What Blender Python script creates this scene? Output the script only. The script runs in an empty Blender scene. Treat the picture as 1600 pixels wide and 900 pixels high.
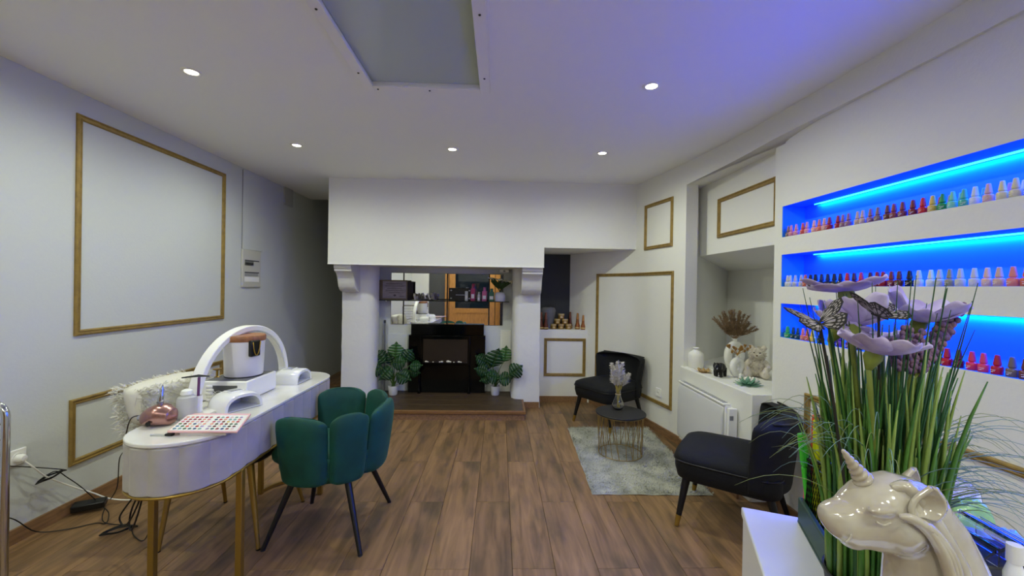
import bpy, bmesh, math, random
from mathutils import Vector, Matrix, noise
random.seed(7)
S = bpy.context.scene
COL = S.collection
PI = math.pi

# ------------------------------------------------------------------ camera
yaw, pitch, roll = math.radians(1.73), math.radians(-.14), math.radians(.9)
fw = Vector((math.sin(yaw)*math.cos(pitch), math.cos(yaw)*math.cos(pitch), math.sin(pitch)))
rt = Vector((math.cos(yaw), -math.sin(yaw), 0)); up = rt.cross(fw)
r2 = rt*math.cos(roll)+up*math.sin(roll); u2 = -rt*math.sin(roll)+up*math.cos(roll)
cd = bpy.data.cameras.new('camera'); cam = bpy.data.objects.new('camera', cd); COL.objects.link(cam)
cam.matrix_world = Matrix(((r2.x, u2.x, -fw.x, 0), (r2.y, u2.y, -fw.y, 0), (r2.z, u2.z, -fw.z, 1.40), (0, 0, 0, 1)))
cd.sensor_width = 36; cd.lens = 14.4; cd.clip_start = .02
S.camera = cam
# ------------------------------------------------------------------ world, exposure
w = bpy.data.worlds.new('world'); S.world = w; w.use_nodes = True
w.node_tree.nodes['Background'].inputs[0].default_value = (.30, .40, .52, 1)
w.node_tree.nodes['Background'].inputs[1].default_value = .5
S.view_settings.view_transform = 'Standard'; S.view_settings.look = 'None'
S.view_settings.gamma = 1; S.view_settings.use_curve_mapping = False
S.view_settings.exposure = 0.12
LAMP_W = 33.0          # one ceiling downlight
LED_W = 15.5            # one blue shelf strip

# ------------------------------------------------------------------ helpers
def lin(c):
    if isinstance(c, str):
        c = [int(c[i:i+2], 16)/255 for i in (0, 2, 4)]
    return tuple((x/12.92 if x <= .04045 else ((x+.055)/1.055)**2.4) for x in c)
def mat(name, col, rough=.5, metal=0., spec=.5, bump=0., bscale=40., var=0., vscale=6., trans=0., sheen=0., coat=0., ior=1.45, emit=None, estr=0., alpha=1., stretch=None, var2=None):
    m = bpy.data.materials.new(name); m.use_nodes = True
    nt = m.node_tree; b = nt.nodes['Principled BSDF']; L = nt.links.new
    c = lin(col); b.inputs['Base Color'].default_value = (*c, 1)
    b.inputs['Roughness'].default_value = rough; b.inputs['Metallic'].default_value = metal
    b.inputs['Specular IOR Level'].default_value = spec; b.inputs['IOR'].default_value = ior
    b.inputs['Transmission Weight'].default_value = trans
    b.inputs['Coat Weight'].default_value = coat; b.inputs['Coat Roughness'].default_value = .05
    b.inputs['Alpha'].default_value = alpha
    if sheen:
        b.inputs['Sheen Weight'].default_value = sheen; b.inputs['Sheen Roughness'].default_value = .35
        b.inputs['Sheen Tint'].default_value = (*[min(1, x*2+.05) for x in c], 1)
    if emit: b.inputs['Emission Color'].default_value = (*lin(emit), 1); b.inputs['Emission Strength'].default_value = estr
    co = None
    if bump or var:
        tc = nt.nodes.new('ShaderNodeTexCoord'); co = tc.outputs['Object']
        if stretch:
            mp = nt.nodes.new('ShaderNodeMapping'); mp.inputs['Scale'].default_value = stretch; L(co, mp.inputs['Vector']); co = mp.outputs[0]
    if var:
        n = nt.nodes.new('ShaderNodeTexNoise'); n.inputs['Scale'].default_value = vscale; n.inputs['Detail'].default_value = 4; L(co, n.inputs['Vector'])
        mx = nt.nodes.new('ShaderNodeMix'); mx.data_type = 'RGBA'
        d = lin(var2) if var2 else tuple(x*(1-var) for x in c)
        mx.inputs['A'].default_value = (*c, 1); mx.inputs['B'].default_value = (*d, 1)
        rp = nt.nodes.new('ShaderNodeMapRange'); rp.inputs[1].default_value = .38; rp.inputs[2].default_value = .66
        L(n.outputs[0], rp.inputs[0]); L(rp.outputs[0], mx.inputs['Factor']); L(mx.outputs['Result'], b.inputs['Base Color'])
    if bump:
        n2 = nt.nodes.new('ShaderNodeTexNoise'); n2.inputs['Scale'].default_value = bscale; n2.inputs['Detail'].default_value = 3; L(co, n2.inputs['Vector'])
        bp = nt.nodes.new('ShaderNodeBump'); bp.inputs['Strength'].default_value = bump; bp.inputs['Distance'].default_value = .01
        L(n2.outputs[0], bp.inputs['Height']); L(bp.outputs[0], b.inputs['Normal'])
    return m
def objcolor_mat(name, rough=.25, trans=0., rnd=0., metal=0.):
    m = mat(name, 'ffffff', rough=rough, trans=trans, metal=metal); nt = m.node_tree
    oi = nt.nodes.new('ShaderNodeObjectInfo'); nt.links.new(oi.outputs['Color'], nt.nodes['Principled BSDF'].inputs['Base Color'])
    return m

class MB:
    def __init__(s): s.v = []; s.f = []; s.mi = []; s.cur = 0
    def add(s, vs, fs, M=None):
        o = len(s.v)
        s.v += [tuple(M @ Vector(p)) if M else tuple(p) for p in vs]
        s.f += [tuple(i+o for i in f) for f in fs]; s.mi += [s.cur]*len(fs); return s
    def box(s, x0, x1, y0, y1, z0, z1, M=None):
        vs = [(x, y, z) for z in (z0, z1) for y in (y0, y1) for x in (x0, x1)]
        return s.add(vs, [(0, 2, 3, 1), (4, 5, 7, 6), (0, 1, 5, 4), (2, 6, 7, 3), (0, 4, 6, 2), (1, 3, 7, 5)], M)
    def prism(s, poly, z0, z1, M=None):
        n = len(poly)
        a = sum(poly[i][0]*poly[(i+1) % n][1]-poly[(i+1) % n][0]*poly[i][1] for i in range(n))
        if a < 0: poly = poly[::-1]
        zb = z0 if callable(z0) else (lambda p: z0)
        vs = [(p[0], p[1], zb(p)) for p in poly]+[(p[0], p[1], z1) for p in poly]
        fs = [tuple(range(n))[::-1], tuple(range(n, 2*n))]+[(i, (i+1) % n, n+(i+1) % n, n+i) for i in range(n)]
        return s.add(vs, fs, M)
    def lathe(s, prof, n=24, M=None, close=True):
        vs = []; fs = []; k = len(prof)
        for i in range(n):
            a = 2*PI*i/n
            for r, z in prof: vs.append((r*math.cos(a), r*math.sin(a), z))
        for i in range(n):
            j = (i+1) % n
            for q in range(k-1):
                fs.append((i*k+q, j*k+q, j*k+q+1, i*k+q+1))
        if close:
            if prof[0][0] > 1e-6: fs.append(tuple(i*k for i in range(n))[::-1])
            if prof[-1][0] > 1e-6: fs.append(tuple(i*k+k-1 for i in range(n)))
        return s.add(vs, fs, M)
    def tube(s, pts, r, n=6, closed=False, flat=None, upv=None):
        pts = [Vector(p) for p in pts]; m = len(pts)
        rs = r if isinstance(r, (list, tuple)) else [r]*m
        ring = []; N = None
        for i, p in enumerate(pts):
            if closed: t = pts[(i+1) % m]-pts[i-1]
            else: t = pts[min(i+1, m-1)]-pts[max(i-1, 0)]
            t = t.normalized() if t.length > 1e-9 else Vector((0, 0, 1))
            if N is None:
                a = Vector(upv) if upv else (Vector((0, 0, 1)) if abs(t.z) < .9 else Vector((1, 0, 0)))
                N = (a-t*a.dot(t)).normalized()
            else:
                N = N-t*N.dot(t); N = N.normalized() if N.length > 1e-6 else t.orthogonal().normalized()
            B = t.cross(N); fx = flat or 1.
            ring.append([p+N*(rs[i]*math.cos(2*PI*q/n+PI/n))*fx+B*(rs[i]*math.sin(2*PI*q/n+PI/n)) for q in range(n)])
        vs = [v for g in ring for v in g]; fs = []
        for i in range(m if closed else m-1):
            j = (i+1) % m
            for q in range(n):
                q2 = (q+1) % n; fs.append((i*n+q, i*n+q2, j*n+q2, j*n+q))
        if not closed: fs += [tuple(range(n))[::-1], tuple((m-1)*n+q for q in range(n))]
        return s.add(vs, fs)
    def ell(s, c, rad, n=14, m=9, M=None):
        vs = [(0, 0, -1)]; fs = []
        for j in range(1, m):
            ph = -PI/2+PI*j/m
            for i in range(n): vs.append((math.cos(ph)*math.cos(2*PI*i/n), math.cos(ph)*math.sin(2*PI*i/n), math.sin(ph)))
        vs.append((0, 0, 1)); T = len(vs)-1
        for i in range(n):
            i2 = (i+1) % n; fs.append((0, 1+i2, 1+i)); fs.append((T, T-n+i, T-n+i2))
            for j in range(m-2): fs.append((1+j*n+i, 1+j*n+i2, 1+(j+1)*n+i2, 1+(j+1)*n+i))
        X = Matrix.Translation(c) @ (M or Matrix()) @ Matrix.Diagonal((*rad, 1))
        return s.add(vs, fs, X)
    def loft(s, rings, cap=True, closed=False):
        n = len(rings[0]); m = len(rings); vs = [p for g in rings for p in g]; fs = []
        for i in range(m if closed else m-1):
            j = (i+1) % m
            for q in range(n): q2 = (q+1) % n; fs.append((i*n+q, i*n+q2, j*n+q2, j*n+q))
        if cap and not closed: fs += [tuple(range(n))[::-1], tuple((m-1)*n+q for q in range(n))]
        return s.add(vs, fs)
    def grid(s, rows):
        n = len(rows[0]); vs = [p for g in rows for p in g]; fs = []
        for i in range(len(rows)-1):
            for q in range(n-1): fs.append((i*n+q, i*n+q+1, (i+1)*n+q+1, (i+1)*n+q))
        return s.add(vs, fs)
    def build(s, name, m, parent=None, smooth=0, bevel=0, seg=2, subd=0, solid=0, fix=False, remesh=0, rsm=0, kind=None):
        me = bpy.data.meshes.new(name); me.from_pydata([tuple(p) for p in s.v], [], s.f); me.validate()
        for x in (m if isinstance(m, list) else [m]): me.materials.append(x)
        if isinstance(m, list) and len(s.mi) == len(me.polygons): me.polygons.foreach_set('material_index', s.mi)
        if fix:
            bm = bmesh.new(); bm.from_mesh(me); bmesh.ops.remove_doubles(bm, verts=bm.verts, dist=1e-5); bmesh.ops.recalc_face_normals(bm, faces=bm.faces); bm.to_mesh(me); bm.free()
        if smooth or subd or remesh:
            me.polygons.foreach_set('use_smooth', [True]*len(me.polygons))
            if smooth and smooth < 180: me.set_sharp_from_angle(angle=math.radians(smooth))
        me.update()
        o = bpy.data.objects.new(name, me); COL.objects.link(o)
        if parent: o.parent = parent
        if bevel:
            b = o.modifiers.new('b', 'BEVEL'); b.width = bevel; b.segments = seg; b.limit_method = 'ANGLE'; b.angle_limit = math.radians(40); b.harden_normals = False
            if not smooth: me.polygons.foreach_set('use_smooth', [True]*len(me.polygons)); me.set_sharp_from_angle(angle=math.radians(35))
        if remesh:
            r = o.modifiers.new('r', 'REMESH'); r.mode = 'VOXEL'; r.voxel_size = remesh; r.use_smooth_shade = True
            if rsm: q = o.modifiers.new('s', 'SMOOTH'); q.factor = .5; q.iterations = rsm
        if subd: q = o.modifiers.new('s', 'SUBSURF'); q.levels = subd; q.render_levels = subd
        if solid: q = o.modifiers.new('t', 'SOLIDIFY'); q.thickness = solid; q.offset = 0
        if kind: o['kind'] = kind
        return o
def thing(name, label, cat, loc=(0, 0, 0), rz=0, group=None):
    o = bpy.data.objects.new(name, None); COL.objects.link(o); o.empty_display_size = .05
    o.location = loc; o.rotation_euler = (0, 0, rz); tag(o, label, cat, group); return o
def tag(o, label, cat, group=None):
    o['label'] = label; o['category'] = cat
    if group: o['group'] = group
    return o
def struct(o): o['kind'] = 'structure'; return o
def copy_tree(o, parent=None):
    c = o.copy(); COL.objects.link(c); c.parent = parent
    for ch in o.children: copy_tree(ch, c)
    return c
def sempty(name):
    o = bpy.data.objects.new(name, None); COL.objects.link(o); return struct(o)
def lerp(a, b, t): return a+(b-a)*t
def bez(p0, p1, p2, n=8):
    p0, p1, p2 = map(Vector, (p0, p1, p2))
    return [p0*(1-t)**2+p1*2*t*(1-t)+p2*t*t for t in [i/n for i in range(n+1)]]
def spline(pts, per=6, closed=False):
    P = [Vector(p) for p in pts]; n = len(P); out = []
    for i in range(n if closed else n-1):
        a, b, c, d = (P[(i-1) % n] if closed or i > 0 else P[0]), P[i], P[(i+1) % n], (P[(i+2) % n] if closed or i+2 < n else P[-1])
        for k in range(per):
            t = k/per
            out.append(.5*((2*b)+(c-a)*t+(2*a-5*b+4*c-d)*t*t+(-a+3*b-3*c+d)*t**3))
    if not closed: out.append(P[-1])
    return out
def text(name, body, size, m, parent, loc, rot, ext=.0005, align='CENTER'):
    cu = bpy.data.curves.new(name, 'FONT'); cu.body = body; cu.size = size; cu.extrude = ext; cu.align_x = align; cu.align_y = 'CENTER'
    cu.materials.append(m); o = bpy.data.objects.new(name, cu); COL.objects.link(o); o.parent = parent
    o.location = loc; o.rotation_euler = rot; return o

# ------------------------------------------------------------------ materials
WALL = mat('wall_paint', 'ebebe6', .75, bump=.10, bscale=60)
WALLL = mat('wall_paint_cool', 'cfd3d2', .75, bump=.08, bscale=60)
PLAST = mat('plaster_rough', 'e4e4e4', .8, bump=.5, bscale=9)
CEIL = mat('ceiling_paint', 'f6f7f5', .8)
GOLD = mat('gold_paint', 'a58a4e', .42, metal=.35, var=.25, vscale=25)
BRASS = mat('brass', 'a4863e', .38, metal=.75)
WIRE = mat('gold_wire', 'b9a06a', .3, metal=.9)
BASEW = mat('baseboard_wood', '94704e', .5, var=.35, vscale=5, stretch=(14, 1.2, 14))
BLACK = mat('black_plastic', '0f1012', .4)
BLACKV = mat('black_velvet', '090b12', .8, sheen=.10, bump=.1, bscale=200)
BLACKL = mat('black_lacquer', '101013', .35)
GLOSSB = mat('black_glass', '050607', .1, spec=.3)
WHITE = mat('white_plastic', 'f6f6f4', .35)
WHITEG = mat('white_gloss', 'ecedf0', .15, coat=.5)
WHITEM = mat('white_matte', 'e8e6e0', .7)
GREENV = mat('green_velvet', '044a3e', .7, sheen=.6, bump=.08, bscale=250, var=.25, vscale=9)
GLASS = mat('clear_glass', 'ffffff', .02, trans=1., ior=1.45)
ACRY = mat('clear_acrylic', 'f4f6ff', .03, trans=1., ior=1.3)
MIRROR = mat('mirror_silver', 'f2f2f2', .015, metal=1.)
CHROME = mat('chrome', 'c9ccd0', .15, metal=1.)
STEEL = mat('grey_metal', '8a8c90', .4, metal=.8)
DARK = mat('dark_grey', '303236', .6)
GREYM = mat('mid_grey', '808286', .6)

def wood_mat():
    m = bpy.data.materials.new('oak_laminate'); m.use_nodes = True; nt = m.node_tree; L = nt.links.new; b = nt.nodes['Principled BSDF']
    tc = nt.nodes.new('ShaderNodeTexCoord'); oi = nt.nodes.new('ShaderNodeObjectInfo')
    ad = nt.nodes.new('ShaderNodeVectorMath'); ad.operation = 'MULTIPLY_ADD'
    cx = nt.nodes.new('ShaderNodeCombineXYZ'); L(oi.outputs['Random'], cx.inputs[0]); L(oi.outputs['Random'], cx.inputs[1]); L(oi.outputs['Random'], cx.inputs[2])
    ad.inputs[1].default_value = (37, 53, 11); L(cx.outputs[0], ad.inputs[0]); L(tc.outputs['Object'], ad.inputs[2])
    mp = nt.nodes.new('ShaderNodeMapping'); mp.inputs['Scale'].default_value = (15, 1.5, 8); L(ad.outputs[0], mp.inputs['Vector'])
    n1 = nt.nodes.new('ShaderNodeTexNoise'); n1.inputs['Scale'].default_value = 1.6; n1.inputs['Detail'].default_value = 6; n1.inputs['Distortion'].default_value = .8; L(mp.outputs[0], n1.inputs['Vector'])
    mp2 = nt.nodes.new('ShaderNodeMapping'); mp2.inputs['Scale'].default_value = (7, 2.0, 3); L(ad.outputs[0], mp2.inputs['Vector'])
    n2 = nt.nodes.new('ShaderNodeTexNoise'); n2.inputs['Scale'].default_value = 1.1; n2.inputs['Detail'].default_value = 4; L(mp2.outputs[0], n2.inputs['Vector'])
    cr = nt.nodes.new('ShaderNodeValToRGB'); e = cr.color_ramp
    e.elements[0].position = .25; e.elements[0].color = (*lin('6a5137'), 1)
    e.elements[1].position = .74; e.elements[1].color = (*lin('9f7c56'), 1)
    k = e.elements.new(.5); k.color = (*lin('8a6b4a'), 1)
    L(n1.outputs[0], cr.inputs[0])
    rp = nt.nodes.new('ShaderNodeMapRange'); rp.inputs[1].default_value = .50; rp.inputs[2].default_value = .72; rp.inputs[4].default_value = .8; L(n2.outputs[0], rp.inputs[0])
    mx = nt.nodes.new('ShaderNodeMix'); mx.data_type = 'RGBA'; mx.inputs['B'].default_value = (*lin('524634'), 1)
    L(rp.outputs[0], mx.inputs['Factor']); L(cr.outputs[0], mx.inputs['A'])
    hs = nt.nodes.new('ShaderNodeHueSaturation'); mr = nt.nodes.new('ShaderNodeMapRange'); mr.inputs[3].default_value = .86; mr.inputs[4].default_value = 1.12
    L(oi.outputs['Random'], mr.inputs[0]); L(mr.outputs[0], hs.inputs['Value']); L(mx.outputs['Result'], hs.inputs['Color']); L(hs.outputs[0], b.inputs['Base Color'])
    b.inputs['Roughness'].default_value = .45; b.inputs['Specular IOR Level'].default_value = .3
    bp = nt.nodes.new('ShaderNodeBump'); bp.inputs['Strength'].default_value = .12; bp.inputs['Distance'].default_value = .004; L(n1.outputs[0], bp.inputs['Height']); L(bp.outputs[0], b.inputs['Normal'])
    return m
OAK = wood_mat()
DARKW = mat('hearth_wood', '54432f', .45, var=.45, vscale=3, stretch=(2, 14, 14))
TRIMW = mat('trim_wood', '8a6238', .45, var=.3, vscale=4, stretch=(2, 20, 20))
PINE = mat('pine_wood', 'c98f4c', .5, var=.25, vscale=5, stretch=(10, 10, 1.5))

# ================================================================== STRUCTURE
H = 2.535
# ---- floor with its planks
fl = struct(MB().box(-2.7, 2.6, -2.0, 7.4, -.12, -.012).build('floor', mat('floor_underlay', '2b2018', .9)))
pw = .2133
plank_mesh = {}
for k in range(-13, 12):
    x0 = .085+pw*k; y = -2.0
    joints = [-2.0]+[yy for yy in [(3.28 if k % 2 == 0 else 2.665)+1.25*j for j in range(-6, 5)] if -1.8 < yy < 7.2]+[7.35]
    for a, b in zip(joints, joints[1:]):
        L = round(b-a, 3)
        if L not in plank_mesh:
            o = MB().box(-pw/2+.0008, pw/2-.0008, .0008, L-.0008, -.011, 0).build('plank', OAK, fl, bevel=.0012, seg=1); plank_mesh[L] = o
        else:
            o = plank_mesh[L].copy(); COL.objects.link(o)
        o.location = (x0+pw/2, a, 0)

# ---- ceiling with the opening of the glass floor
GX0, GX1, GY0, GY1 = -.745, -.122, -.55, 2.355
c = MB()
c.box(-2.7, GX0, -2.0, 5.6, H, H+.09).box(GX1, 2.6, -2.0, 6.0, H, H+.09).box(GX0, GX1, GY1, 6.0, H, H+.09).box(GX0, GX1, -2.0, GY0, H, H+.09)
struct(c.build('ceiling', CEIL))
# ---- shaft above the glass
s = MB()
s.box(GX0-.3, GX0-.25, GY0-.2, GY1+.2, H+.09, H+1.6).box(GX1+.25, GX1+.3, GY0-.2, GY1+.2, H+.09, H+1.6)
s.box(GX0-.3, GX1+.3, GY0-.25, GY0-.2, H+.09, H+1.6).box(GX0-.3, GX1+.3, GY1+.2, GY1+.25, H+.09, H+1.6).box(GX0-.3, GX1+.3, GY0-.25, GY1+.25, H+1.6, H+1.65)
struct(s.build('wall_upper_room', mat('upper_room_paint', 'a9b0ae', .8)))
gm = mat('floor_glass', 'cddad4', .14, trans=.1, ior=1.4)
gp = sempty('window_1')
MB().box(GX0+.004, GX1-.004, GY0, GY1-.004, H+.02, H+.04).build('pane', gm, gp)
for nm, (a, b, cc, d) in {'l': (GX0-.045, GX0+.008, GY0, GY1+.045), 'r': (GX1-.008, GX1+.05, GY0, GY1+.045), 'f': (GX0+.008, GX1-.008, GY1-.008, GY1+.045)}.items():
    MB().box(a, b, cc, d, H-.012, H+.002).build('frame_strip', WHITE, gp, bevel=.002, seg=1)
for x, y in [(GX0-.022, 1.70), (GX0-.022, 2.20), (GX0-.022, 1.1), (GX1+.022, 1.70), (GX1+.022, 2.22), (GX1+.022, 1.1), (-.42, GY1+.02), (GX0+.03, GY1+.02)]:
    MB().lathe([(0, 0), (.006, 0), (.005, -.003), (0, -.003)], 8, Matrix.Translation((x, y, H-.012))).build('screw', DARK, gp)
MB().box(GX1+.05, GX1+.058, GY0, GY1+.02, H-.008, H).build('edge_bead', WHITE, gp)

# ---- left wall, front wall, passage walls
XL = -2.553
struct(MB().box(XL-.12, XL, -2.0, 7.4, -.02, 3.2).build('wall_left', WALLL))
struct(MB().box(-1.80, -1.5, 5.14, 7.4, 0, 3.2).box(-1.80, -1.5, 4.42, 5.14, H-.01, 3.2).build('wall_passage', WALL))
struct(MB().box(XL-.12, -1.5, 7.32, 7.42, -.02, 3.2).build('wall_back_passage', WALL))
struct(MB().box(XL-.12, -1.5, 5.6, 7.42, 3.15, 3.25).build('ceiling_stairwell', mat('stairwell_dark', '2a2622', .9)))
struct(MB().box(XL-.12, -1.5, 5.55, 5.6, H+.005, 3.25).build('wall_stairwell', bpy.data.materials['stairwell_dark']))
struct(MB().box(XL, XL+.02, 4.89, 5.075, 2.33, H).build('trim_1', mat('vent_grey', 'b4b5b2', .7)))
# thresholds in the passage
struct(MB().box(XL, -1.80, 4.685, 4.715, 0, .006).build('trim_2', TRIMW)); struct(MB().box(XL, -1.80, 5.74, 5.78, 0, .006).build('trim_3', TRIMW))
# front wall behind the camera, with a glazed pine door
fwm = MB()
YF = -1.75
DX0, DX1, DZ = -1.46, -.06, 2.12
fwm.box(-2.7, -2.05, YF-.15, YF, 0, H).box(DX1, 2.6, YF-.15, YF, 0, H).box(-2.05, DX1, YF-.15, YF, DZ, H)
struct(fwm.build('wall_front', WALL))
struct(MB().box(-2.05, DX0-.12, YF-.12, YF-.02, 0, DZ).build('wall_front_panel', mat('grey_panel', '4c4d4f', .6)))
struct(MB().box(.02, .55, YF, YF+.25, 0, 2.1).build('wall_front_cupboard', mat('dark_cupboard', '161618', .5))); struct(MB().box(-.06, .02, YF, YF+.04, 0, 2.12).build('trim_21', PINE))
dr = sempty('door_1')
MB().box(DX0-.12, DX0-.02, YF-.12, YF+.01, 0, DZ).box(DX1-.06, DX1, YF-.12, YF+.01, 0, DZ).build('door_frame', PINE, dr)
MB().box(DX0, DX0+.17, YF-.08, YF-.03, .02, 2.08).build('stile', PINE, dr); MB().box(DX1-.25, DX1-.08, YF-.08, YF-.03, .02, 2.08).build('stile', PINE, dr)
for z0, z1 in ((.02, .18), (.62, .76), (1.95, 2.08)): MB().box(DX0+.17, DX1-.25, YF-.08, YF-.03, z0, z1).build('rail', PINE, dr)
MB().box(DX0+.17, DX1-.25, YF-.07, YF-.04, .18, .62).build('door_panel', PINE, dr)
MB().box(DX0+.17, DX1-.25, YF-.06, YF-.055, .76, 1.95).build('pane', GLASS, dr)
struct(MB().box(-5, 5, -8, YF-.16, -.1, -.02).build('ground_street', mat('asphalt', '3a3b3d', .9)))
struct(MB().box(-5, 5, -7.0, -6.8, -.02, 1.95).build('wall_street', mat('street_wall', '3c4a50', .9)))

# ---- right lower ledge, recess, fascia and the niche wall
struct(MB().prism([(1.628, 3.62), (1.675, 2.654), (2.46, 2.654), (2.46, 4.36), (1.66, 3.66)], 0, .715).build('wall_ledge', WALL, bevel=.006))
rw = MB()
P = [(1.65, 3.6), (2.40, 4.25), (2.40, 2.66), (2.55, 2.66), (2.55, 4.45), (1.72, 3.9)]
rw.prism([(1.65, 3.6), (2.40, 4.25), (2.52, 4.45), (1.66, 3.72)], .60, H)       # splayed reveal
rw.box(2.40, 2.52, 2.60, 4.45, .60, 2.0)                                         # back of the recess
struct(rw.build('wall_recess', WALL))
ub = MB(); zs = lambda p: 1.715 if p[0] < 2 else 1.60
ub.prism([(1.863, 2.60), (1.863, 3.80), (2.42, 4.28), (2.42, 2.60)], zs, 2.45)
struct(ub.build('wall_recess_upper', WALL))
fa = [(1.65, 3.6), (1.69, 3.33), (1.72, 3.1), (1.745, 2.85), (1.76, 2.6), (1.79, 1.9), (1.797, 1.0), (1.80, -1.9), (2.5, -1.9), (2.5, 4.4)]
def fz(p):
    if p[0] > 2: return 2.385
    return lerp(2.335, 2.385, min(1, max(0, (3.6-p[1])/1.0)))
struct(MB().prism(fa, fz, H+.01).build('wall_fascia', WALL, smooth=30))
X0 = 1.81
NZ = [(1.106, 1.322), (1.43, 1.634), (1.746, 1.944)]
NGLOW = mat('niche_painted_led_glow', '2a8cf4', .7)  # blue LED glow put into the lining colour, deepening the strip light
pwall = MB()
zz = [0]+[z for a in NZ for z in a]+[2.45]
for i in range(0, len(zz), 2): pwall.box(X0, 1.965, -1.9, 2.654, zz[i], zz[i+1])
for a, b in NZ: pwall.box(X0, 1.965, 2.583, 2.654, a, b).box(X0, 1.965, -1.9, .35, a, b)
pwall.box(1.965, 2.05, -1.9, 2.654, 0, 2.45)
wr = struct(pwall.build('wall_right', WALL))
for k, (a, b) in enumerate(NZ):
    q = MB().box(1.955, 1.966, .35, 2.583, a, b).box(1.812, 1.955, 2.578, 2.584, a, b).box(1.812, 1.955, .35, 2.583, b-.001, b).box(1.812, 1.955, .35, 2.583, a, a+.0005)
    q.build('niche_glow_lining', NGLOW, wr)

# ---- curved right wall
RP = [(1.65, 3.6), (1.60, 3.85), (1.545, 4.1), (1.475, 4.41), (1.31, 4.68), (1.09, 5.0), (.94, 5.22), (.72, 5.56)]
RS = [v.to_2d() for v in spline([(a, b, 0) for a, b in RP], 6)]
RL = [0]
for a, b in zip(RS, RS[1:]): RL.append(RL[-1]+(b-a).length)
def rpos(s, off=0.):
    i = 0
    while i < len(RL)-2 and RL[i+1] < s: i += 1
    t = (s-RL[i])/(RL[i+1]-RL[i]); d = (RS[i+1]-RS[i]).normalized(); n = Vector((-d.y, d.x))
    n = n if n.x < 0 else -n
    p = RS[i].lerp(RS[i+1], t)+n*off; return p
def r_at_y(y):
    for i in range(len(RS)-1):
        if RS[i].y <= y <= RS[i+1].y: return RL[i]+(RL[i+1]-RL[i])*(y-RS[i].y)/(RS[i+1].y-RS[i].y)
outer = [rpos(s, -.12) for s in RL]
struct(MB().loft([[(RS[i].x, RS[i].y, 0), (outer[i].x, outer[i].y, 0), (outer[i].x, outer[i].y, H+.02), (RS[i].x, RS[i].y, H+.02)] for i in range(len(RS))]).build('wall_curved', WALL, smooth=40, fix=True))

# ---- niche beside the chimney
struct(MB().box(.478, 1.14, 5.0, 5.08, 0, .8445).prism([(.478, 5.0), (1.12, 5.0), (1.02, 5.2), (.98, 5.4), (.478, 5.4)], .845, .884).build('wall_niche_front', WALL))
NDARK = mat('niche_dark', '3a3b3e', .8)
struct(MB().box(.38, 1.3, 5.27, 5.42, .8, 1.95).build('wall_niche_back', NDARK))
struct(MB().box(.475, 1.53, 4.41, 5.85, 1.83, H+.01).build('wall_lintel', WALL))
struct(MB().box(.36, .476, 5.14, 5.8, .0, 2.0).build('wall_niche_side', NDARK))

# ---- gold mouldings
PROF = [(0, 0), (0, .010), (.004, .015), (.010, .016), (.013, .010), (.022, .009), (.025, .013), (.031, .011), (.035, .004), (.035, 0)]
TN = [3]
def moulding(f, s0, s1, z0, z1, ks=1, w=1.0):
    TN[0] += 1
    root = sempty('trim_%d' % TN[0])
    pr = [(t*w, h) for t, h in PROF]
    def member(fn, k):
        rings = []
        for i in range(k+1): rings.append([fn(i/k, t, h) for t, h in pr])
        MB().loft(rings).build('moulding_strip', GOLD, root, smooth=30, fix=True)
    member(lambda q, t, h: f(lerp(s0+t, s1-t, q), z0+t, h), ks); member(lambda q, t, h: f(lerp(s0+t, s1-t, q), z1-t, h), ks)
    member(lambda q, t, h: f(s0+t, lerp(z0+t, z1-t, q), h), 1); member(lambda q, t, h: f(s1-t, lerp(z0+t, z1-t, q), h), 1)
    return root
fl_ = lambda s, z, h: (XL+h, s, z)
moulding(fl_, 2.535, 3.865, 1.064, 2.403); moulding(fl_, 2.515, 3.865, .285, .683)
moulding(lambda s, z, h: (s, 5.0-h, z), .556, 1.066, .318, .782)
fr_ = lambda s, z, h: (*rpos(s, h), z)
moulding(fr_, r_at_y(3.76), r_at_y(4.89), .272, 1.574, 20); moulding(fr_, r_at_y(3.785), r_at_y(4.255), 1.806, 2.272, 8)
moulding(lambda s, z, h: (1.863-h, s, z), 2.70, 3.452, 1.845, 2.178)
moulding(lambda s, z, h: (X0-h, s, z), .45, 2.352, .33, .806)

# ---- baseboards
struct(MB().box(XL, XL+.014, -1.7, 5.5, 0, .078).build('baseboard_left', BASEW))
struct(MB().box(.49, 1.09, 4.985, 5.0, 0, .072).build('baseboard_back', BASEW))
bs = [i*RL[-1]/40 for i in range(40) if i*RL[-1]/40 < r_at_y(4.98)]
struct(MB().loft([[(*rpos(s, 0), 0), (*rpos(s, .014), 0), (*rpos(s, .014), .075), (*rpos(s, 0), .075)] for s in bs]).build('baseboard_right', BASEW, fix=True))
struct(MB().box(1.612, 1.628, 2.70, 3.61, 0, .075, Matrix.Translation((0, 0, 0))).build('baseboard_ledge', BASEW))
struct(MB().box(X0-.014, X0, -1.7, 2.64, 0, .075).build('baseboard_shelf', BASEW))

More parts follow.
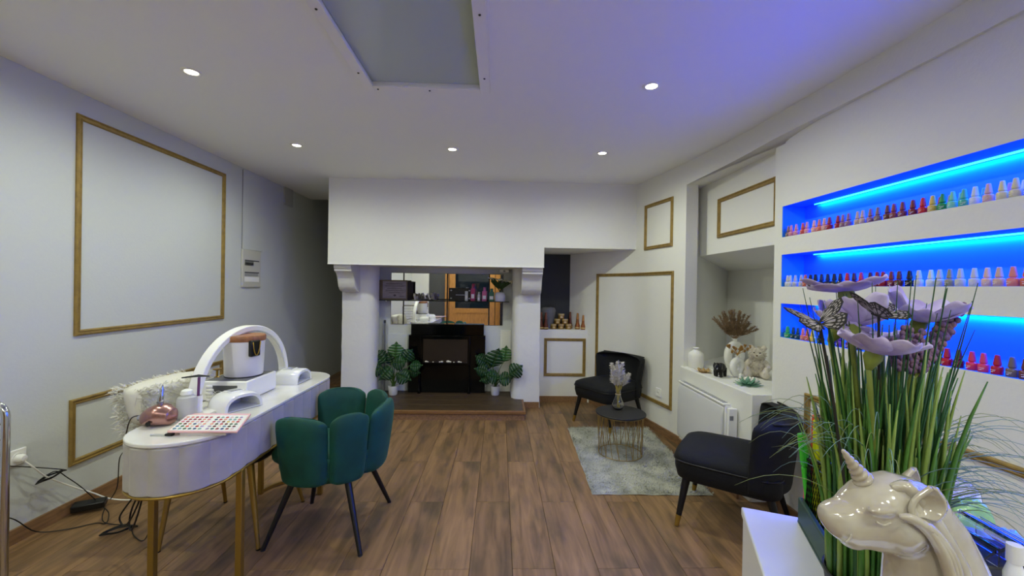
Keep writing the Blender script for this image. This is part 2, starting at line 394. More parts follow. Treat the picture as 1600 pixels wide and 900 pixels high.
# ================================================================== FIREPLACE
fp = thing('fireplace', 'white chimney breast with two corbelled pillars and a raised dark wood hearth', 'fireplace', (-.68, 4.9, 0))
def F(x): return x+.68
def Y(y): return y-4.9
MB().box(F(-1.83), F(.475), Y(4.41), Y(5.13), 1.617, H+.01).build('chimney_hood', WALL, fp)
MB().box(F(-1.83), F(.476), Y(4.405), Y(4.412), 1.612, 1.625).build('hood_edge_bead', WHITE, fp)
lp = [(-1.80, 4.75), (-1.53, 4.75), (-1.475, 4.77), (-1.44, 4.82), (-1.43, 4.9), (-1.45, 5.0), (-1.49, 5.12), (-1.80, 5.12)]
rp_ = [(.475, 4.75), (.24, 4.75), (.19, 4.77), (.16, 4.82), (.155, 4.9), (.155, 5.12), (.475, 5.12)]
for poly in (lp, rp_):
    m = MB(); cx = sum(p[0] for p in poly)/len(poly); rings = []
    for i in range(15):
        z = 1.617*i/14; k = 1+.05*max(0, 1-z/.45)**2
        rings.append([(F(cx+(p[0]-cx)*k)+(.006*noise.noise((p[0]*9, p[1]*9, z*7)) if 4.7 < p[1] < 5 else 0), Y(p[1])-(.012*noise.noise((p[0]*6, 3, z*5)) if p[1] < 4.9 else 0)*(1 if z < 1.2 else .2), z) for p in poly])
    m.loft(rings).build('pillar', PLAST, fp, smooth=50, fix=True)
def corbel(x0, x1):
    pr = [(4.45, 1.617), (4.45, 1.575), (4.465, 1.565), (4.465, 1.545), (4.485, 1.535), (4.515, 1.52), (4.545, 1.485), (4.565, 1.43), (4.585, 1.375), (4.625, 1.335), (4.68, 1.318), (4.76, 1.315), (4.76, 1.617)]
    MB().loft([[(F(x), Y(y), z) for y, z in pr] for x in (x0, x1)]).build('corbel', PLAST, fp, smooth=35, bevel=.004, seg=1, fix=True)
corbel(-1.785, -1.60); corbel(.245, .47)
MB().box(F(-1.56), F(.22), Y(5.1), Y(5.2), 0, 1.62).build('fire_back', WALLL, fp)
# raised panels on the back wall
MB().box(F(-1.42), F(-1.12), Y(5.085), Y(5.1), .1, .80).build('back_panel', WALLL, fp, bevel=.003); MB().box(F(.02), F(.15), Y(5.085), Y(5.1), .1, .86).build('back_panel', WALL, fp, bevel=.003)
hx0, hx1 = -1.66, .27
for i in range(4):
    ya, yb = lerp(4.31, 5.1, i/4), lerp(4.31, 5.1, (i+1)/4)
    MB().box(F(hx0), F(hx1), Y(ya)+.001, Y(yb)-.001, .03, .098).build('plank', DARKW, fp, bevel=.0015, seg=1)
MB().box(F(hx0), F(hx1+.025), Y(4.28), Y(4.31), .062, .1).build('hearth_edge', TRIMW, fp, bevel=.006)
MB().box(F(hx1), F(hx1+.025), Y(4.312), Y(4.745), .062, .1).build('hearth_edge', TRIMW, fp, bevel=.006)
MB().box(F(hx0), F(hx1+.012), Y(4.292), Y(4.33), 0, .062).box(F(hx1-.02), F(hx1+.012), Y(4.33), Y(4.745), 0, .062).build('hearth_riser', BASEW, fp)
MB().box(F(.275), F(.476), Y(4.728), Y(4.742), 0, .07).build('pillar_skirting', BASEW, fp)

# ================================================================== DOWNLIGHTS
DGLOW = mat('lamp_diffuser', 'fff6e0', .5, emit='fff4dc', estr=14)
dl = thing('downlight', 'small round recessed ceiling downlight, lit, above the white desk nearest the left wall', 'ceiling light')
MB().lathe([(.030, -.001), (.034, -.006), (.046, -.005), (.050, 0), (.030, 0)], 24, close=False).build('ring', WHITE, dl, smooth=60)
MB().lathe([(0, -.0035), (.030, -.0035), (.030, -.001), (0, -.001)], 20).build('diffuser', DGLOW, dl)
ld = bpy.data.lights.new('downlight_beam', 'SPOT'); ld.energy = LAMP_W; ld.spot_size = math.radians(177); ld.spot_blend = .75; ld.shadow_soft_size = .035; ld.color = (.95, 1, .83)
lo = bpy.data.objects.new('downlight_beam', ld); COL.objects.link(lo); lo.parent = dl; lo.location = (0, 0, -.012)
spots = [(-1.68, 3.41, 'small lit recessed downlight by the passage, left one of the far ceiling row'), (-.41, 3.41, 'small lit recessed downlight straight in front of the chimney hood, middle of the far row'),
         (.842, 3.41, 'small lit recessed downlight above the side table, right one of the far row'), (-1.68, 2.265, 'small lit recessed downlight above the white desk, left of the glass ceiling panel'),
         (.83, 2.265, 'small lit recessed downlight in the bluish ceiling, right of the glass panel'), (-1.68, 1.1, None), (-1.68, -.05, None), (.83, -.05, None), (-1.68, -1.2, None), (-.41, -.9, None), (.83, -1.2, None), (-.41, -1.5, None)]  # unlabelled rear lamps are unseen, several added to brighten hood and walls
for i, (x, y, lb) in enumerate(spots):
    o = dl if i == 0 else copy_tree(dl)
    o.location = (x, y, H); o['label'] = lb or 'small unseen recessed downlight added behind the camera'; o['group'] = 'recessed ceiling downlights'

# ================================================================== POLISH SHELVES: LED strips and bottles
LEDM = mat('led_strip', '20a0ff', .5, emit='38d2ff', estr=3.2)
for (a, b), nm in zip(NZ, ('lower', 'middle', 'upper')):
    st = thing('led_strip', 'glowing blue light strip under the top of the %s polish shelf' % nm, 'light strip', (1.945, 1.42, b), group='blue shelf light strips')
    MB().box(-.006, .006, -1.06, 1.06, -.007, -.001).build('strip', LEDM, st)
    MB().box(-.003, .003, 1.02, 1.06, -.012, -.007).build('plug', BLACK, st)
    al = bpy.data.lights.new('led_light', 'AREA'); al.shape = 'RECTANGLE'; al.size = .012; al.size_y = 2.1; al.energy = LED_W; al.color = (.0, .10, 1.0)
    ao = bpy.data.objects.new('led_light', al); COL.objects.link(ao); ao.parent = st; ao.location = (0, 0, -.009)
POL = objcolor_mat('polish_bottle', .22); POLC = objcolor_mat('polish_cap', .38); PMARK = mat('polish_print', 'f4ece4', .5)
bt = thing('polish_bottle', 'x', 'nail polish')
MB().lathe([(0, 0), (.0150, 0), (.0165, .002), (.0165, .026), (.014, .030), (.008, .0325), (0, .0325)], 14).build('bottle', POL, bt, smooth=40)
MB().lathe([(.0095, .033), (.0115, .036), (.0095, .050), (.0068, .070), (.005, .0715), (0, .0715)], 12).build('cap', POLC, bt, smooth=40)
mk = MB(); mk.box(-.0168, -.0163, -.008, .008, .016, .0172).box(-.0168, -.0163, -.006, .002, .012, .013).box(-.0168, -.0163, .000, .007, .0085, .0105); mk.build('print', PMARK, bt)
CN = {'t': ('taupe', '8a6a5c'), 'p': ('pink', 'e08a96'), 's': ('salmon pink', 'e8948a'), 'c': ('coral', 'dd5a50'), 'h': ('peach', 'e8a48c'), 'r': ('dark red', 'a3202c'), 'm': ('mauve', '9c6a70'), 'b': ('beige', 'cfae98'),
      'n': ('brown', '6e3a30'), 'w': ('rosewood', '8e4048'), 'd': ('red brown', '86302c'), 'R': ('bright red', 'cf2428'), 'y': ('yellow', 'e8c454'), 'g': ('green', '2f9a50'), 'i': ('mint', '7fd4b0'), 'a': ('sea green', '52b890'),
      'W': ('milky white', 'd6dfd8'), 'k': ('pale pink', 'e6b8b8'), 'C': ('cream', 'e4d9a0'), 'l': ('lilac', 'b48cc4'), 'x': ('clear', 'cfcfc6'), 'G': ('pale grey', 'b6b4b0'), 'O': ('orange', 'dd7048'), 'K': ('black', '121016'),
      'N': ('navy', '1c2240'), 'P': ('plum', '4a1c3c'), 'o': ('olive grey', 'a09c7c'), 'u': ('nude', 'dcb49c'), 'q': ('pink coral', 'e48478'), 'T': ('dark teal', '1c4a50'), 'M': ('maroon', '5e1824'), 'S': ('rose red', 'd83454'),
      'f': ('hot pink', 'e4446a'), 'z': ('crimson', 'b81830'), 'v': ('grey brown', '70605a'), 'e': ('purple', '6a3c8c')}
R1 = list(zip([2.57, 2.531, 2.488, 2.436, 2.402, 2.345, 2.309, 2.268, 2.234, 2.182, 2.147, 2.107, 2.057, 2.027, 1.985, 1.944, 1.896, 1.86, 1.819, 1.776, 1.734, 1.692, 1.654, 1.615, 1.574, 1.534, 1.489, 1.447, 1.408, 1.37], 'tpscshOhrrmmbbmtnwwdRygiaWkCCl'))
R1b = list(zip([1.712, 1.675, 1.632, 1.55, 1.468, 1.427], 'roaalW'))
R2 = list(zip([2.579, 2.538, 2.494, 2.445, 2.409, 2.371, 2.329, 2.282, 2.239, 2.201, 2.155, 2.11, 2.071, 2.027, 1.981, 1.945, 1.911, 1.872, 1.83, 1.786, 1.742, 1.696, 1.66, 1.619, 1.578, 1.534, 1.493, 1.453, 1.411, 1.376], 'xxGGOKKNNKNRPSPrrdnKxWxoxxuuqO'))
R3 = list(zip([2.593, 2.55, 2.505, 2.466, 2.424, 2.388, 2.343, 2.286, 2.206, 2.155, 2.10, 2.04, 1.98, 1.93, 1.87, 1.81, 1.76, 1.71, 1.661, 1.622, 1.58, 1.536, 1.498, 1.455, 1.412, 1.374], 'agTTqOyKPeePSPkpleMzMSfzvn'))
ORD = ['first', 'second', 'third', 'fourth', 'fifth', 'sixth', 'seventh', 'eighth', 'ninth', 'tenth', 'eleventh', 'twelfth', 'thirteenth', 'fourteenth', 'fifteenth', 'sixteenth', 'seventeenth', 'eighteenth', 'nineteenth', 'twentieth']
ORD += ['twenty-'+x for x in ORD[:9]]+['thirtieth']
first = True
for row, xr, z, nm in ((R1, 1.838, NZ[2][0], 'top shelf'), (R1b, 1.895, NZ[2][0], 'top shelf back row'), (R2, 1.838, NZ[1][0], 'middle shelf'), (R3, 1.838, NZ[0][0], 'bottom shelf')):
    for i, (y, cc) in enumerate(row):
        o = bt if first else copy_tree(bt); first = False
        o.location = (xr+random.uniform(-.003, .004), min(y, 2.56), z); o.rotation_euler = (0, 0, random.uniform(-.2, .5))
        nmc, hx = CN[cc]; o['label'] = '%s nail polish on the blue-lit %s, %s from the recess end' % (nmc, nm, ORD[i]); o['group'] = 'nail polish on the '+nm
        l = lin(hx); j = random.uniform(.9, 1.08)
        for ch in o.children: ch.color = (*[min(1, q*j) for q in l], 1)
#@@PART2
# ================================================================== LEFT WALL FITTINGS
el = thing('electrical_panel', 'pale grey household fuse box set flush in the left wall under a cover strip', 'fuse box', (XL, 4.27, 1.545))
MB().box(0, .018, -.155, .155, -.19, .19).build('housing', mat('panel_grey', 'c9c8bf', .5), el, bevel=.006)
m = MB().box(.018, .020, -.12, .12, .075, .085).box(.018, .020, -.12, .12, -.045, -.035); m.build('recess_edge', DARK, el)
MB().box(.018, .022, -.12, .02, .03, .072).build('breaker_row', mat('breaker_grey', '6c6d70', .5), el)
for i in range(6): MB().box(.022, .028, -.115+i*.022, -.100+i*.022, .040, .056).build('breaker', DARK, el)
MB().box(.018, .021, -.12, .10, -.075, -.045).build('breaker_row', mat('breaker_light', '9a9b9c', .5), el)
MB().box(.018, .021, -.12, .12, -.135, -.085).build('label_strip', WHITE, el)
cv = sempty('trim_20')
MB().box(XL, XL+.008, 4.13, 4.47, 1.737, 2.52).build('cover_strip', WALLL, cv, bevel=.002, seg=1)
MB().box(XL, XL+.003, 4.122, 4.13, 1.737, 2.52).build('shadow_gap', GREYM, cv)
def outlet(loc, rz, label, n=1):
    o = thing('wall_outlet', label, 'outlet', loc, rz)
    MB().box(-.042*n, .042*n, -.010, 0, -.042, .042).build('plate', WHITE, o, bevel=.004)
    for i in range(n):
        cx = (i-(n-1)/2)*.072
        MB().lathe([(0, .0102), (.020, .0102), (.021, .012), (.024, .012), (.024, .0100)], 20, Matrix.Translation((cx, 0, 0)) @ Matrix.Rotation(PI/2, 4, 'X')).build('socket', WHITE, o, smooth=40)
        MB().lathe([(0, .0105), (.003, .0105), (.003, .0120), (0, .0120)], 8, Matrix.Translation((cx-.009, 0, 0)) @ Matrix.Rotation(PI/2, 4, 'X')).build('pin_hole', DARK, o)
        MB().lathe([(0, .0105), (.003, .0105), (.003, .0120), (0, .0120)], 8, Matrix.Translation((cx+.009, 0, 0)) @ Matrix.Rotation(PI/2, 4, 'X')).build('pin_hole', DARK, o)
    return o
lo_ = outlet((XL, 2.25, .455), PI/2, 'white wall socket low on the left wall with a white plug in it', 1)
a = r_at_y(3.965); p0, p1 = rpos(a-.05), rpos(a+.05); p = rpos(a)
outlet((p.x, p.y, .39), math.atan2(p1.y-p0.y, p1.x-p0.x)+PI, 'white double wall socket inside the tall gold frame by the far armchair', 1)
pg = thing('power_plug', 'white round plug pushed into the left wall socket with its white lead', 'plug', (XL+.012, 2.25, .45))
MB().lathe([(0, 0), (.021, 0), (.021, .022), (.015, .034), (0, .036)], 18, Matrix.Rotation(PI/2, 4, 'Y')).build('plug_body', WHITE, pg, smooth=40)
wp = [(-2.515, 2.25, .44), (-2.50, 2.29, .38), (-2.51, 2.36, .30), (-2.50, 2.48, .19), (-2.47, 2.58, .10), (-2.42, 2.63, .04), (-2.34, 2.66, .014), (-2.26, 2.68, .012)]
MB().tube([(q[0]-XL-.012, q[1]-2.25, q[2]-.45) for q in spline(wp, 6)], .0045, 6).build('lead', WHITE, pg, smooth=180)
br = thing('power_adapter', 'black power adapter brick lying by the left skirting board with thin black leads', 'power adapter', (-2.465, 2.555, .0))
Mx = Matrix.Translation((0, 0, .04)) @ Matrix.Rotation(.5, 4, 'Z') @ Matrix.Rotation(.12, 4, 'X')
MB().box(-.075, .075, -.032, .032, -.02, .02, Mx).build('brick', BLACK, br, bevel=.006)
def cable(nm, lab, pts, r=.0028, m=None, per=6):
    x, y, z = pts[0]; o = MB().tube([(q[0]-x, q[1]-y, q[2]-z) for q in spline(pts, per)], r, 6).build(nm, m or BLACK, None, smooth=180)
    o.location = (x, y, z); return tag(o, lab, 'cable', 'loose cables by the left wall')
def bundle(c, ax, L, W, n=4):
    c = Vector(c); ax = Vector(ax).normalized(); sd = ax.cross(Vector((0, 0, 1))); sd = sd.normalized() if sd.length > .1 else Vector((0, 1, 0))
    P = []
    for k in range(n):
        for i in range(8):
            t = 2*PI*i/8; P.append(c+ax*(L/2*math.cos(t)*(1-.08*k))+sd*(W/2*math.sin(t)*(1+.15*k))+Vector((0, 0, .004*k+.003*math.sin(3*t))))
    return P
cable('cable', 'thin black cable hanging from the wall socket to the adapter with a tied bundle', [(-2.53, 2.12, .47), (-2.53, 2.2, .43), (-2.52, 2.30, .38)]+bundle((-2.50, 2.37, .295), (.02, .10, .02), .13, .03, 3)+[(-2.50, 2.46, .25), (-2.49, 2.53, .16), (-2.44, 2.58, .045)])
cable('cable', 'thin black cable trailing along the floor by the chrome rack', [(-2.52, 2.05, .24), (-2.52, 2.2, .16), (-2.50, 2.30, .03), (-2.40, 2.36, .006), (-2.30, 2.42, .006), (-2.24, 2.42, .006), (-2.3, 2.5, .02), (-2.38, 2.55, .03)])
cable('cable', 'black cable rising from the adapter to the near end of the white desk', [(-2.40, 2.62, .04), (-2.36, 2.62, .12), (-2.26, 2.52, .33), (-2.06, 2.33, .47), (-1.94, 2.2, .60), (-1.78, 2.05, .735), (-1.60, 1.94, .775), (-1.54, 1.92, .767)])
cable('cable', 'tied black cable bundle lying on the floor in front of the adapter', [(-2.36, 2.54, .03), (-2.25, 2.42, .01)]+bundle((-2.10, 2.34, .012), (.09, .07, 0), .15, .045, 3)+[(-1.98, 2.3, .006), (-1.86, 2.22, .03), (-1.72, 2.1, .2), (-1.58, 2.0, .5)])
cable('cable', 'looped black cable hanging off the near end of the white desk', [(-1.62, 1.99, .66), (-1.66, 2.01, .60), (-1.67, 2.01, .52), (-1.68, 2.02, .45), (-1.76, 2.05, .36), (-1.84, 2.08, .27), (-1.87, 2.09, .22), (-1.84, 2.08, .19), (-1.78, 2.05, .24), (-1.71, 2.02, .36), (-1.68, 2.01, .44), (-1.74, 2.05, .37), (-1.82, 2.10, .26), (-1.84, 2.11, .18), (-1.80, 2.08, .17), (-1.73, 2.04, .30), (-1.69, 2.02, .43)], .004)
sk = thing('cable_switch', 'small black inline switch hanging under the near end of the white desk', 'switch', (-1.665, 2.0, .46))
MB().box(-.03, .03, -.02, .02, -.025, .025, Matrix.Rotation(.4, 4, 'Y')).build('switch_body', BLACK, sk, bevel=.006); MB().box(-.008, .008, -.022, -.018, -.01, .01).build('rocker', DARK, sk)
# chrome rack at the left edge
rk = thing('wire_rack', 'tall chrome wire display rack at the left edge with evenly spaced rungs', 'rack', (-1.86, 1.45, 0))
MB().tube([(.18, 0, 0), (.18, 0, .93)]+[(.18-.045*(1-math.cos(t)), 0, .93+.045*math.sin(t)) for t in [PI/2*i/5 for i in range(1, 6)]]+[(-.1, 0, .975), (-.135, 0, .975)]+[(-.18+.045*(1-math.sin(t)), 0, .93+.045*math.cos(t)) for t in [PI/2*i/5 for i in range(1, 6)]]+[(-.18, 0, 0)], .011, 10).build('frame_tube', CHROME, rk, smooth=180)
for i in range(17): MB().tube([(-.18, 0, .04+.054*i), (.18, 0, .04+.054*i)], .0035, 6).build('rung', CHROME, rk, smooth=180)
for sx in (-1, 1): MB().tube([(.18*sx, -.15, .011), (.18*sx, .15, .011)], .010, 8).build('foot', CHROME, rk, smooth=180)

# ================================================================== NAIL DESK
TX, TY0, TY1, TR = -1.37, 1.85, 2.83, .205
dk = thing('manicure_desk', 'oval white manicure desk with channelled velvet sides, marble top and gold legs', 'desk', (TX, 2.34, 0))
def stad(s, off=0.):
    r = TR+off; a = TY1-TY0; L = 2*a+2*PI*r; s = (s % 1)*L; h = a/2
    if s < a: return (r, -h+s, 0.)
    s -= a
    if s < PI*r: t = s/r; return (r*math.cos(t), h+r*math.sin(t), t)
    s -= PI*r
    if s < a: return (-r, h-s, PI)
    s -= a; t = s/r+PI
    return (r*math.cos(t), -h+r*math.sin(t), t)
n = 128
MB().prism([stad(i/n, -.012)[:2] for i in range(n)], .552, .742).build('core', WHITEM, dk)
VEL = mat('white_velvet', 'b3afac', .75, sheen=.3, var=.14, vscale=7, bump=.05, bscale=200)
NP = 30
for k in range(NP):
    rings = []
    for i in range(6):
        q = (k+i/5)/NP; e = 1-abs(2*i/5-1)**2.5; o_ = -.009+.010*e
        x, y, t = stad(q, 0); nx, ny = math.cos(t), math.sin(t)
        rings.append([(x+nx*(o_-.008), y+ny*(o_-.008), .545), (x+nx*o_, y+ny*o_, .553), (x+nx*o_, y+ny*o_, .735), (x+nx*(o_-.008), y+ny*(o_-.008), .742)])
    MB().loft(rings).build('velvet_panel', VEL, dk, smooth=40, fix=True)
MARB = mat('white_marble', 'e9e8e4', .14, var=.18, vscale=3.5, coat=.4)
MB().prism([stad(i/n, .001)[:2] for i in range(n)], .743, .760).build('top', MARB, dk, bevel=.004, smooth=30)
MB().tube([(*stad(i/n, -.004)[:2], .543) for i in range(n)], .006, 6, closed=True).build('gold_rim', BRASS, dk, smooth=180)
for sx in (-1, 1):
    for sy in (-1, 1):
        MB().box(-.014, .014, -.014, .014, 0, .545, Matrix.Translation((sx*.195, sy*.425, 0))).build('leg', BRASS, dk, bevel=.003)
for sy in (-1, 1):
    MB().tube([(.195*math.cos(t), sy*(.425+.17*math.sin(t)), .012) for t in [PI*i/16 for i in range(17)]], .012, 4).build('floor_bar', BRASS, dk, smooth=40)

# desk items
ZT = .7605
pa = thing('swatch_board', 'pink and white nail colour swatch board on the near right edge of the desk', 'swatch board', (-1.262, 1.853, ZT))
pa_pts = [(-1.359, 1.73), (-1.079, 1.741), (-1.159, 1.974), (-1.455, 1.978)]
ux = Vector((.285, 0, 0)); vy = Vector((-.086, .238, 0)); oc = Vector((-1.364, 1.733, 0))
MBd = lambda: Matrix(((ux.x, vy.x, 0, oc.x+1.262), (ux.y, vy.y, 0, oc.y-1.853), (0, 0, 1, 0), (0, 0, 0, 1)))
BRD = mat('board_white', 'efeeec', .35); BRP = mat('board_pink', 'e9b9bd', .4)
MB().box(0, 1, 0, 1, .014, .022, MBd()).build('board', BRP, pa, bevel=.002)
MB().box(.02, .98, .02, .88, .0222, .0232, MBd()).build('panel', BRD, pa); MB().box(.16, .82, .06, .5, 0, .014, MBd()).build('stand', BRD, pa)
TIPC = [x for x in ['c8485a', 'e3787a', 'e9a08c', 'c03040', 'dd5a48', '9c3a50', '6a8fa8', '3f5a80', '8ab0a8', 'd4c060', '70383c', '35302f', 'b09ac0', 'e8c8c0', '5a7a58', '2f6a70']]
tm = [mat('nail_tip_'+x, x, .2) for x in TIPC]
t = MB()
for b in range(2):
    for r in range(6):
        for cI in range(6):
            t.cur = random.choice([0, 1, 2, 3, 4, 5, 13]) if b == 0 and r > 2 else random.randrange(len(TIPC))
            u = .07+.47*b+cI*.072; v = .10+r*.125
            t.ell((0, 0, 0), (.024, .036, .003), 8, 4, MBd() @ Matrix.Translation((u, v, .0242)) @ Matrix.Rotation(-.35, 4, 'Z'))
o = t.build('nail_tips', tm, pa, smooth=180, kind='stuff')

def nail_lamp(loc, rz, label):
    o = thing('nail_lamp', label, 'nail lamp', loc, rz, 'white tunnel nail lamps')
    out = []; inn = []
    prof = [(PI*i/16) for i in range(17)]
    W, Hh, D = .098, .085, .17
    def ring(y, k, w, h): return [(w*math.copysign(abs(math.cos(t))**.75, math.cos(t)), y, h*abs(math.sin(t))**.8) for t in prof]
    rings = [ring(-D/2, 0, W-.018, Hh-.020), ring(-D/2, 0, W-.006, Hh-.006), ring(-D/2+.012, 0, W, Hh), ring(D/2-.04, 0, W, Hh), ring(D/2-.01, 0, W-.01, Hh-.01), ring(D/2, 0, W-.03, Hh-.03)]
    inner = [ring(-D/2, 0, W-.018, Hh-.020), ring(D/2-.02, 0, W-.024, Hh-.026)]
    MB().loft(rings, cap=False).build('shell', WHITEG, o, smooth=50)
    MB().loft(inner, cap=False).build('tunnel', WHITEG, o, smooth=50)
    MB().box(-W+.03, W-.03, D/2-.022, D/2-.002, .001, Hh-.034).build('back_plate', WHITEG, o, bevel=.004)
    MB().box(-W+.01, W-.01, -D/2, D/2-.01, .0005, .005).build('base_plate', mat('lamp_base', 'd8dce4', .2), o, bevel=.002)
    MB().box(-.035, .035, -.025, .035, Hh-.0015, Hh+.002).build('control_pad', WHITE, o, bevel=.002)
    MB().box(-.030, .030, -.020, .030, Hh+.002, Hh+.0025).build('display', mat('pad_grey', 'b8bcc4', .15), o)
    for i in range(3): MB().box(-.022+i*.018, -.012+i*.018, -.016, -.008, Hh+.0025, Hh+.0035).build('button', STEEL, o)
    for i in range(4):
        a = PI*(i+.5)/4; MB().ell(((W-.026)*math.cos(a)*.95, 0, (Hh-.028)*math.sin(a)), (.004, .004, .004), 8, 5).build('diode', mat('diode', 'd8d0e8', .2) if i == 0 and 'diode' not in bpy.data.materials else bpy.data.materials['diode'], o)
    return o
nail_lamp((-1.352, 2.145, ZT), math.radians(62), 'white tunnel shaped nail lamp just behind the swatch board')
nail_lamp((-1.35, 2.715, ZT), math.radians(88), 'white tunnel shaped nail lamp at the far end of the desk')

al_ = thing('arch_lamp', 'tall white half-moon arch lamp spanning the length of the desk', 'lamp', (-1.50, 2.485, ZT))
rings = []
for i in range(41):
    t = PI*i/40; R, Hh = .44, .385
    c = Vector((0, -R*math.cos(t), Hh*math.sin(t)**.92 if 0 < i < 40 else 0)); d = Vector((0, -math.cos(t)*.95, math.sin(t))).normalized()
    if i in (0, 40): d = Vector((0, -math.copysign(1, math.cos(t)), 0))
    rings.append([c+Vector((x, 0, 0))+d*q for x, q in ((-.026, 0), (.026, 0), (.026, -.034), (-.026, -.034))])
MB().loft(rings).build('arch_band', WHITE, al_, bevel=.005, fix=True)
MB().loft([[v+(sum(map(Vector, r), Vector())/4-v)*.9 for v in r] for r in []] or [[Vector((x, -.404*math.cos(PI*i/40), .349*math.sin(PI*i/40)**.92 if 0 < i < 40 else .02)) for x in (-.016, .016)]+[Vector((x, -.400*math.cos(PI*i/40), .345*math.sin(PI*i/40)**.92 if 0 < i < 40 else .02)) for x in (.016, -.016)] for i in range(2, 39)]).build('diffuser_strip', mat('arch_diffuser', 'f4f2e6', .5), al_, smooth=60)
for sy in (-1, 1): MB().box(-.036, .036, sy*.423-.032, sy*.423+.032, 0, .010).build('foot', WHITE, al_, bevel=.003)

bx = thing('dust_extractor', 'low white boxy dust extractor with a patterned vent and grey mesh top on the desk', 'dust extractor', (-1.462, 2.39, ZT))
MB().box(-.138, .112, -.145, .145, .002, .107).build('case', WHITE, bx, bevel=.006)
MB().box(-.122, .098, -.13, .13, .107, .109).build('mesh_top', mat('mesh_grey', '6f7073', .6, bump=.6, bscale=300), bx)
VM = MB().box(-.09, .06, -.1475, -.145, .022, .085); VM.build('vent_plate', mat('vent_dark', '58585a', .5), bx)
for i in range(4):
    for r_ in (.009, .018, .027):
        MB().tube([(-.072+i*.036+r_*math.cos(t), -.1485, .03+r_*math.sin(t)) for t in [PI*j/8 for j in range(9)]], .0018, 4).build('vent_arc', WHITEM, bx)
cn = thing('canister', 'white canister with a wooden lid and black strap handle on the dust extractor', 'canister', (-1.462, 2.40, ZT+.1095))
MB().lathe([(0, 0), (.092, 0), (.095, .004), (.103, .195), (.1035, .2), (0, .2)], 36).build('body', mat('canister_white', 'e9e8ea', .35), cn, smooth=40)
MB().lathe([(.0, -.0003), (.096, -.0003), (.096, .006), (.0, .006)], 36).build('base_ring', DARK, cn, smooth=40)
MB().lathe([(0, .2), (.106, .2), (.108, .205), (.108, .226), (.104, .232), (0, .232)], 36).build('lid', mat('lid_wood', 'a8714a', .4, var=.3, vscale=5, stretch=(3, 20, 3)), cn, smooth=40)
MB().box(.088, .112, -.062, .0, .118, .208, Matrix.Rotation(-.25, 4, 'Z')).build('strap', BLACK, cn, bevel=.006)
MB().tube([Matrix.Rotation(-.25, 4, 'Z') @ Vector((.116, -.056+.05*i/10, .20-.075*math.sin(PI*i/10)**.6)) for i in range(11)], .003, 6).build('handle', BRASS, cn, smooth=180)

dm = thing('nail_drill', 'rose gold nail drill machine with a silver handpiece at the near end of the desk', 'nail drill', (-1.515, 1.875, ZT))
rg = mat('rose_gold', 'a9807b', .25, metal=.75)
m = MB(); rings = []
for i in range(13):
    q = i/12; x = -.066+.132*q; hh = .030+.062*math.sin(PI*(.10+.72*q))**1.0; wv = .018+.042*math.sin(PI*(.08+.84*q))
    if i == 0: hh, wv = .02, .014
    if i == 12: hh, wv = .072, .036
    rings.append([(x, wv*math.copysign(abs(math.cos(t))**.8, math.cos(t)), .002+hh*(.5+.5*math.copysign(abs(math.sin(t))**.8, math.sin(t)))) for t in [2*PI*j/18 for j in range(18)]])
m.loft(rings).build('housing', rg, dm, subd=1, fix=True)
MB().lathe([(0, 0), (.012, 0), (.012, .018), (.009, .022), (0, .022)], 14, Matrix.Translation((-.064, -.002, .030)) @ Matrix.Rotation(-PI/2, 4, 'Y')).build('knob', CHROME, dm, smooth=40)
MB().lathe([(0, 0), (.010, 0), (.010, .004), (0, .004)], 14, Matrix.Translation((.005, -.058, .022)) @ Matrix.Rotation(PI/2, 4, 'X')).build('port', BLACK, dm)
hp = MB().lathe([(0, 0), (.010, 0), (.0125, .01), (.0125, .05), (.009, .056), (.009, .075), (.005, .082), (.003, .095), (0, .096)], 14, Matrix.Translation((.006, .0, .083)) @ Matrix.Rotation(.12, 4, 'Y')).build('handpiece', CHROME, dm, smooth=35)
MB().lathe([(.0126, .014), (.0132, .016), (.0132, .020), (.0126, .022)], 14, Matrix.Translation((.006, .0, .083)) @ Matrix.Rotation(.12, 4, 'Y'), close=False).build('collar', STEEL, hp)
pb = thing('spray_bottle', 'frosted clear plastic bottle beside the rose gold drill on the desk', 'bottle', (-1.465, 1.975, ZT))
FROST = mat('frosted_plastic', 'e6e8ea', .35, trans=.55, ior=1.3)
MB().lathe([(0, .001), (.036, .001), (.040, .006), (.040, .085), (.036, .098), (.022, .106), (.018, .108), (0, .108)], 24).build('bottle', FROST, pb, smooth=40)
MB().lathe([(0, .108), (.024, .108), (.026, .112), (.022, .128), (.012, .134), (0, .134)], 20).build('cap', mat('cap_frosted', 'eef0f2', .4), pb, smooth=40)
nb = thing('nail_brush', 'slim purple handled nail brush standing up behind the frosted bottle', 'brush', (-1.455, 2.03, ZT))
MB().lathe([(0, 0), (.020, 0), (.020, .09), (.017, .09), (.017, .004), (0, .004)], 16).build('cup', WHITE, nb, smooth=40); MB().tube([(0, 0, .02), (.004, .002, .178)], .006, 8).build('handle', mat('purple_plastic', '6a3c6a', .4), nb)
tw = thing('tweezers', 'dark metal tweezers lying across the white cup behind the bottle', 'tweezers', (-1.455, 2.03, ZT+.176))
MB().tube([(-.07, -.01, .0), (0, .0, .007), (.05, .006, .006)], [.002, .004, .002], 6).tube([(-.07, -.01, .002), (0, .004, .011), (.05, .006, .007)], [.002, .004, .002], 6).build('arms', DARK, tw, smooth=180)
ct = thing('cotton_pads', 'small stack of white cotton pads beside the arch lamp foot', 'cotton pads', (-1.545, 2.255, ZT))
for i in range(5): MB().lathe([(0, 0), (.02, 0), (.024, .005), (.024, .012), (.02, .017), (0, .017)], 14, Matrix.Translation((random.uniform(-.003, .003), random.uniform(-.003, .003), .001+.0172*i))).build('pad', WHITEM, ct, smooth=60)
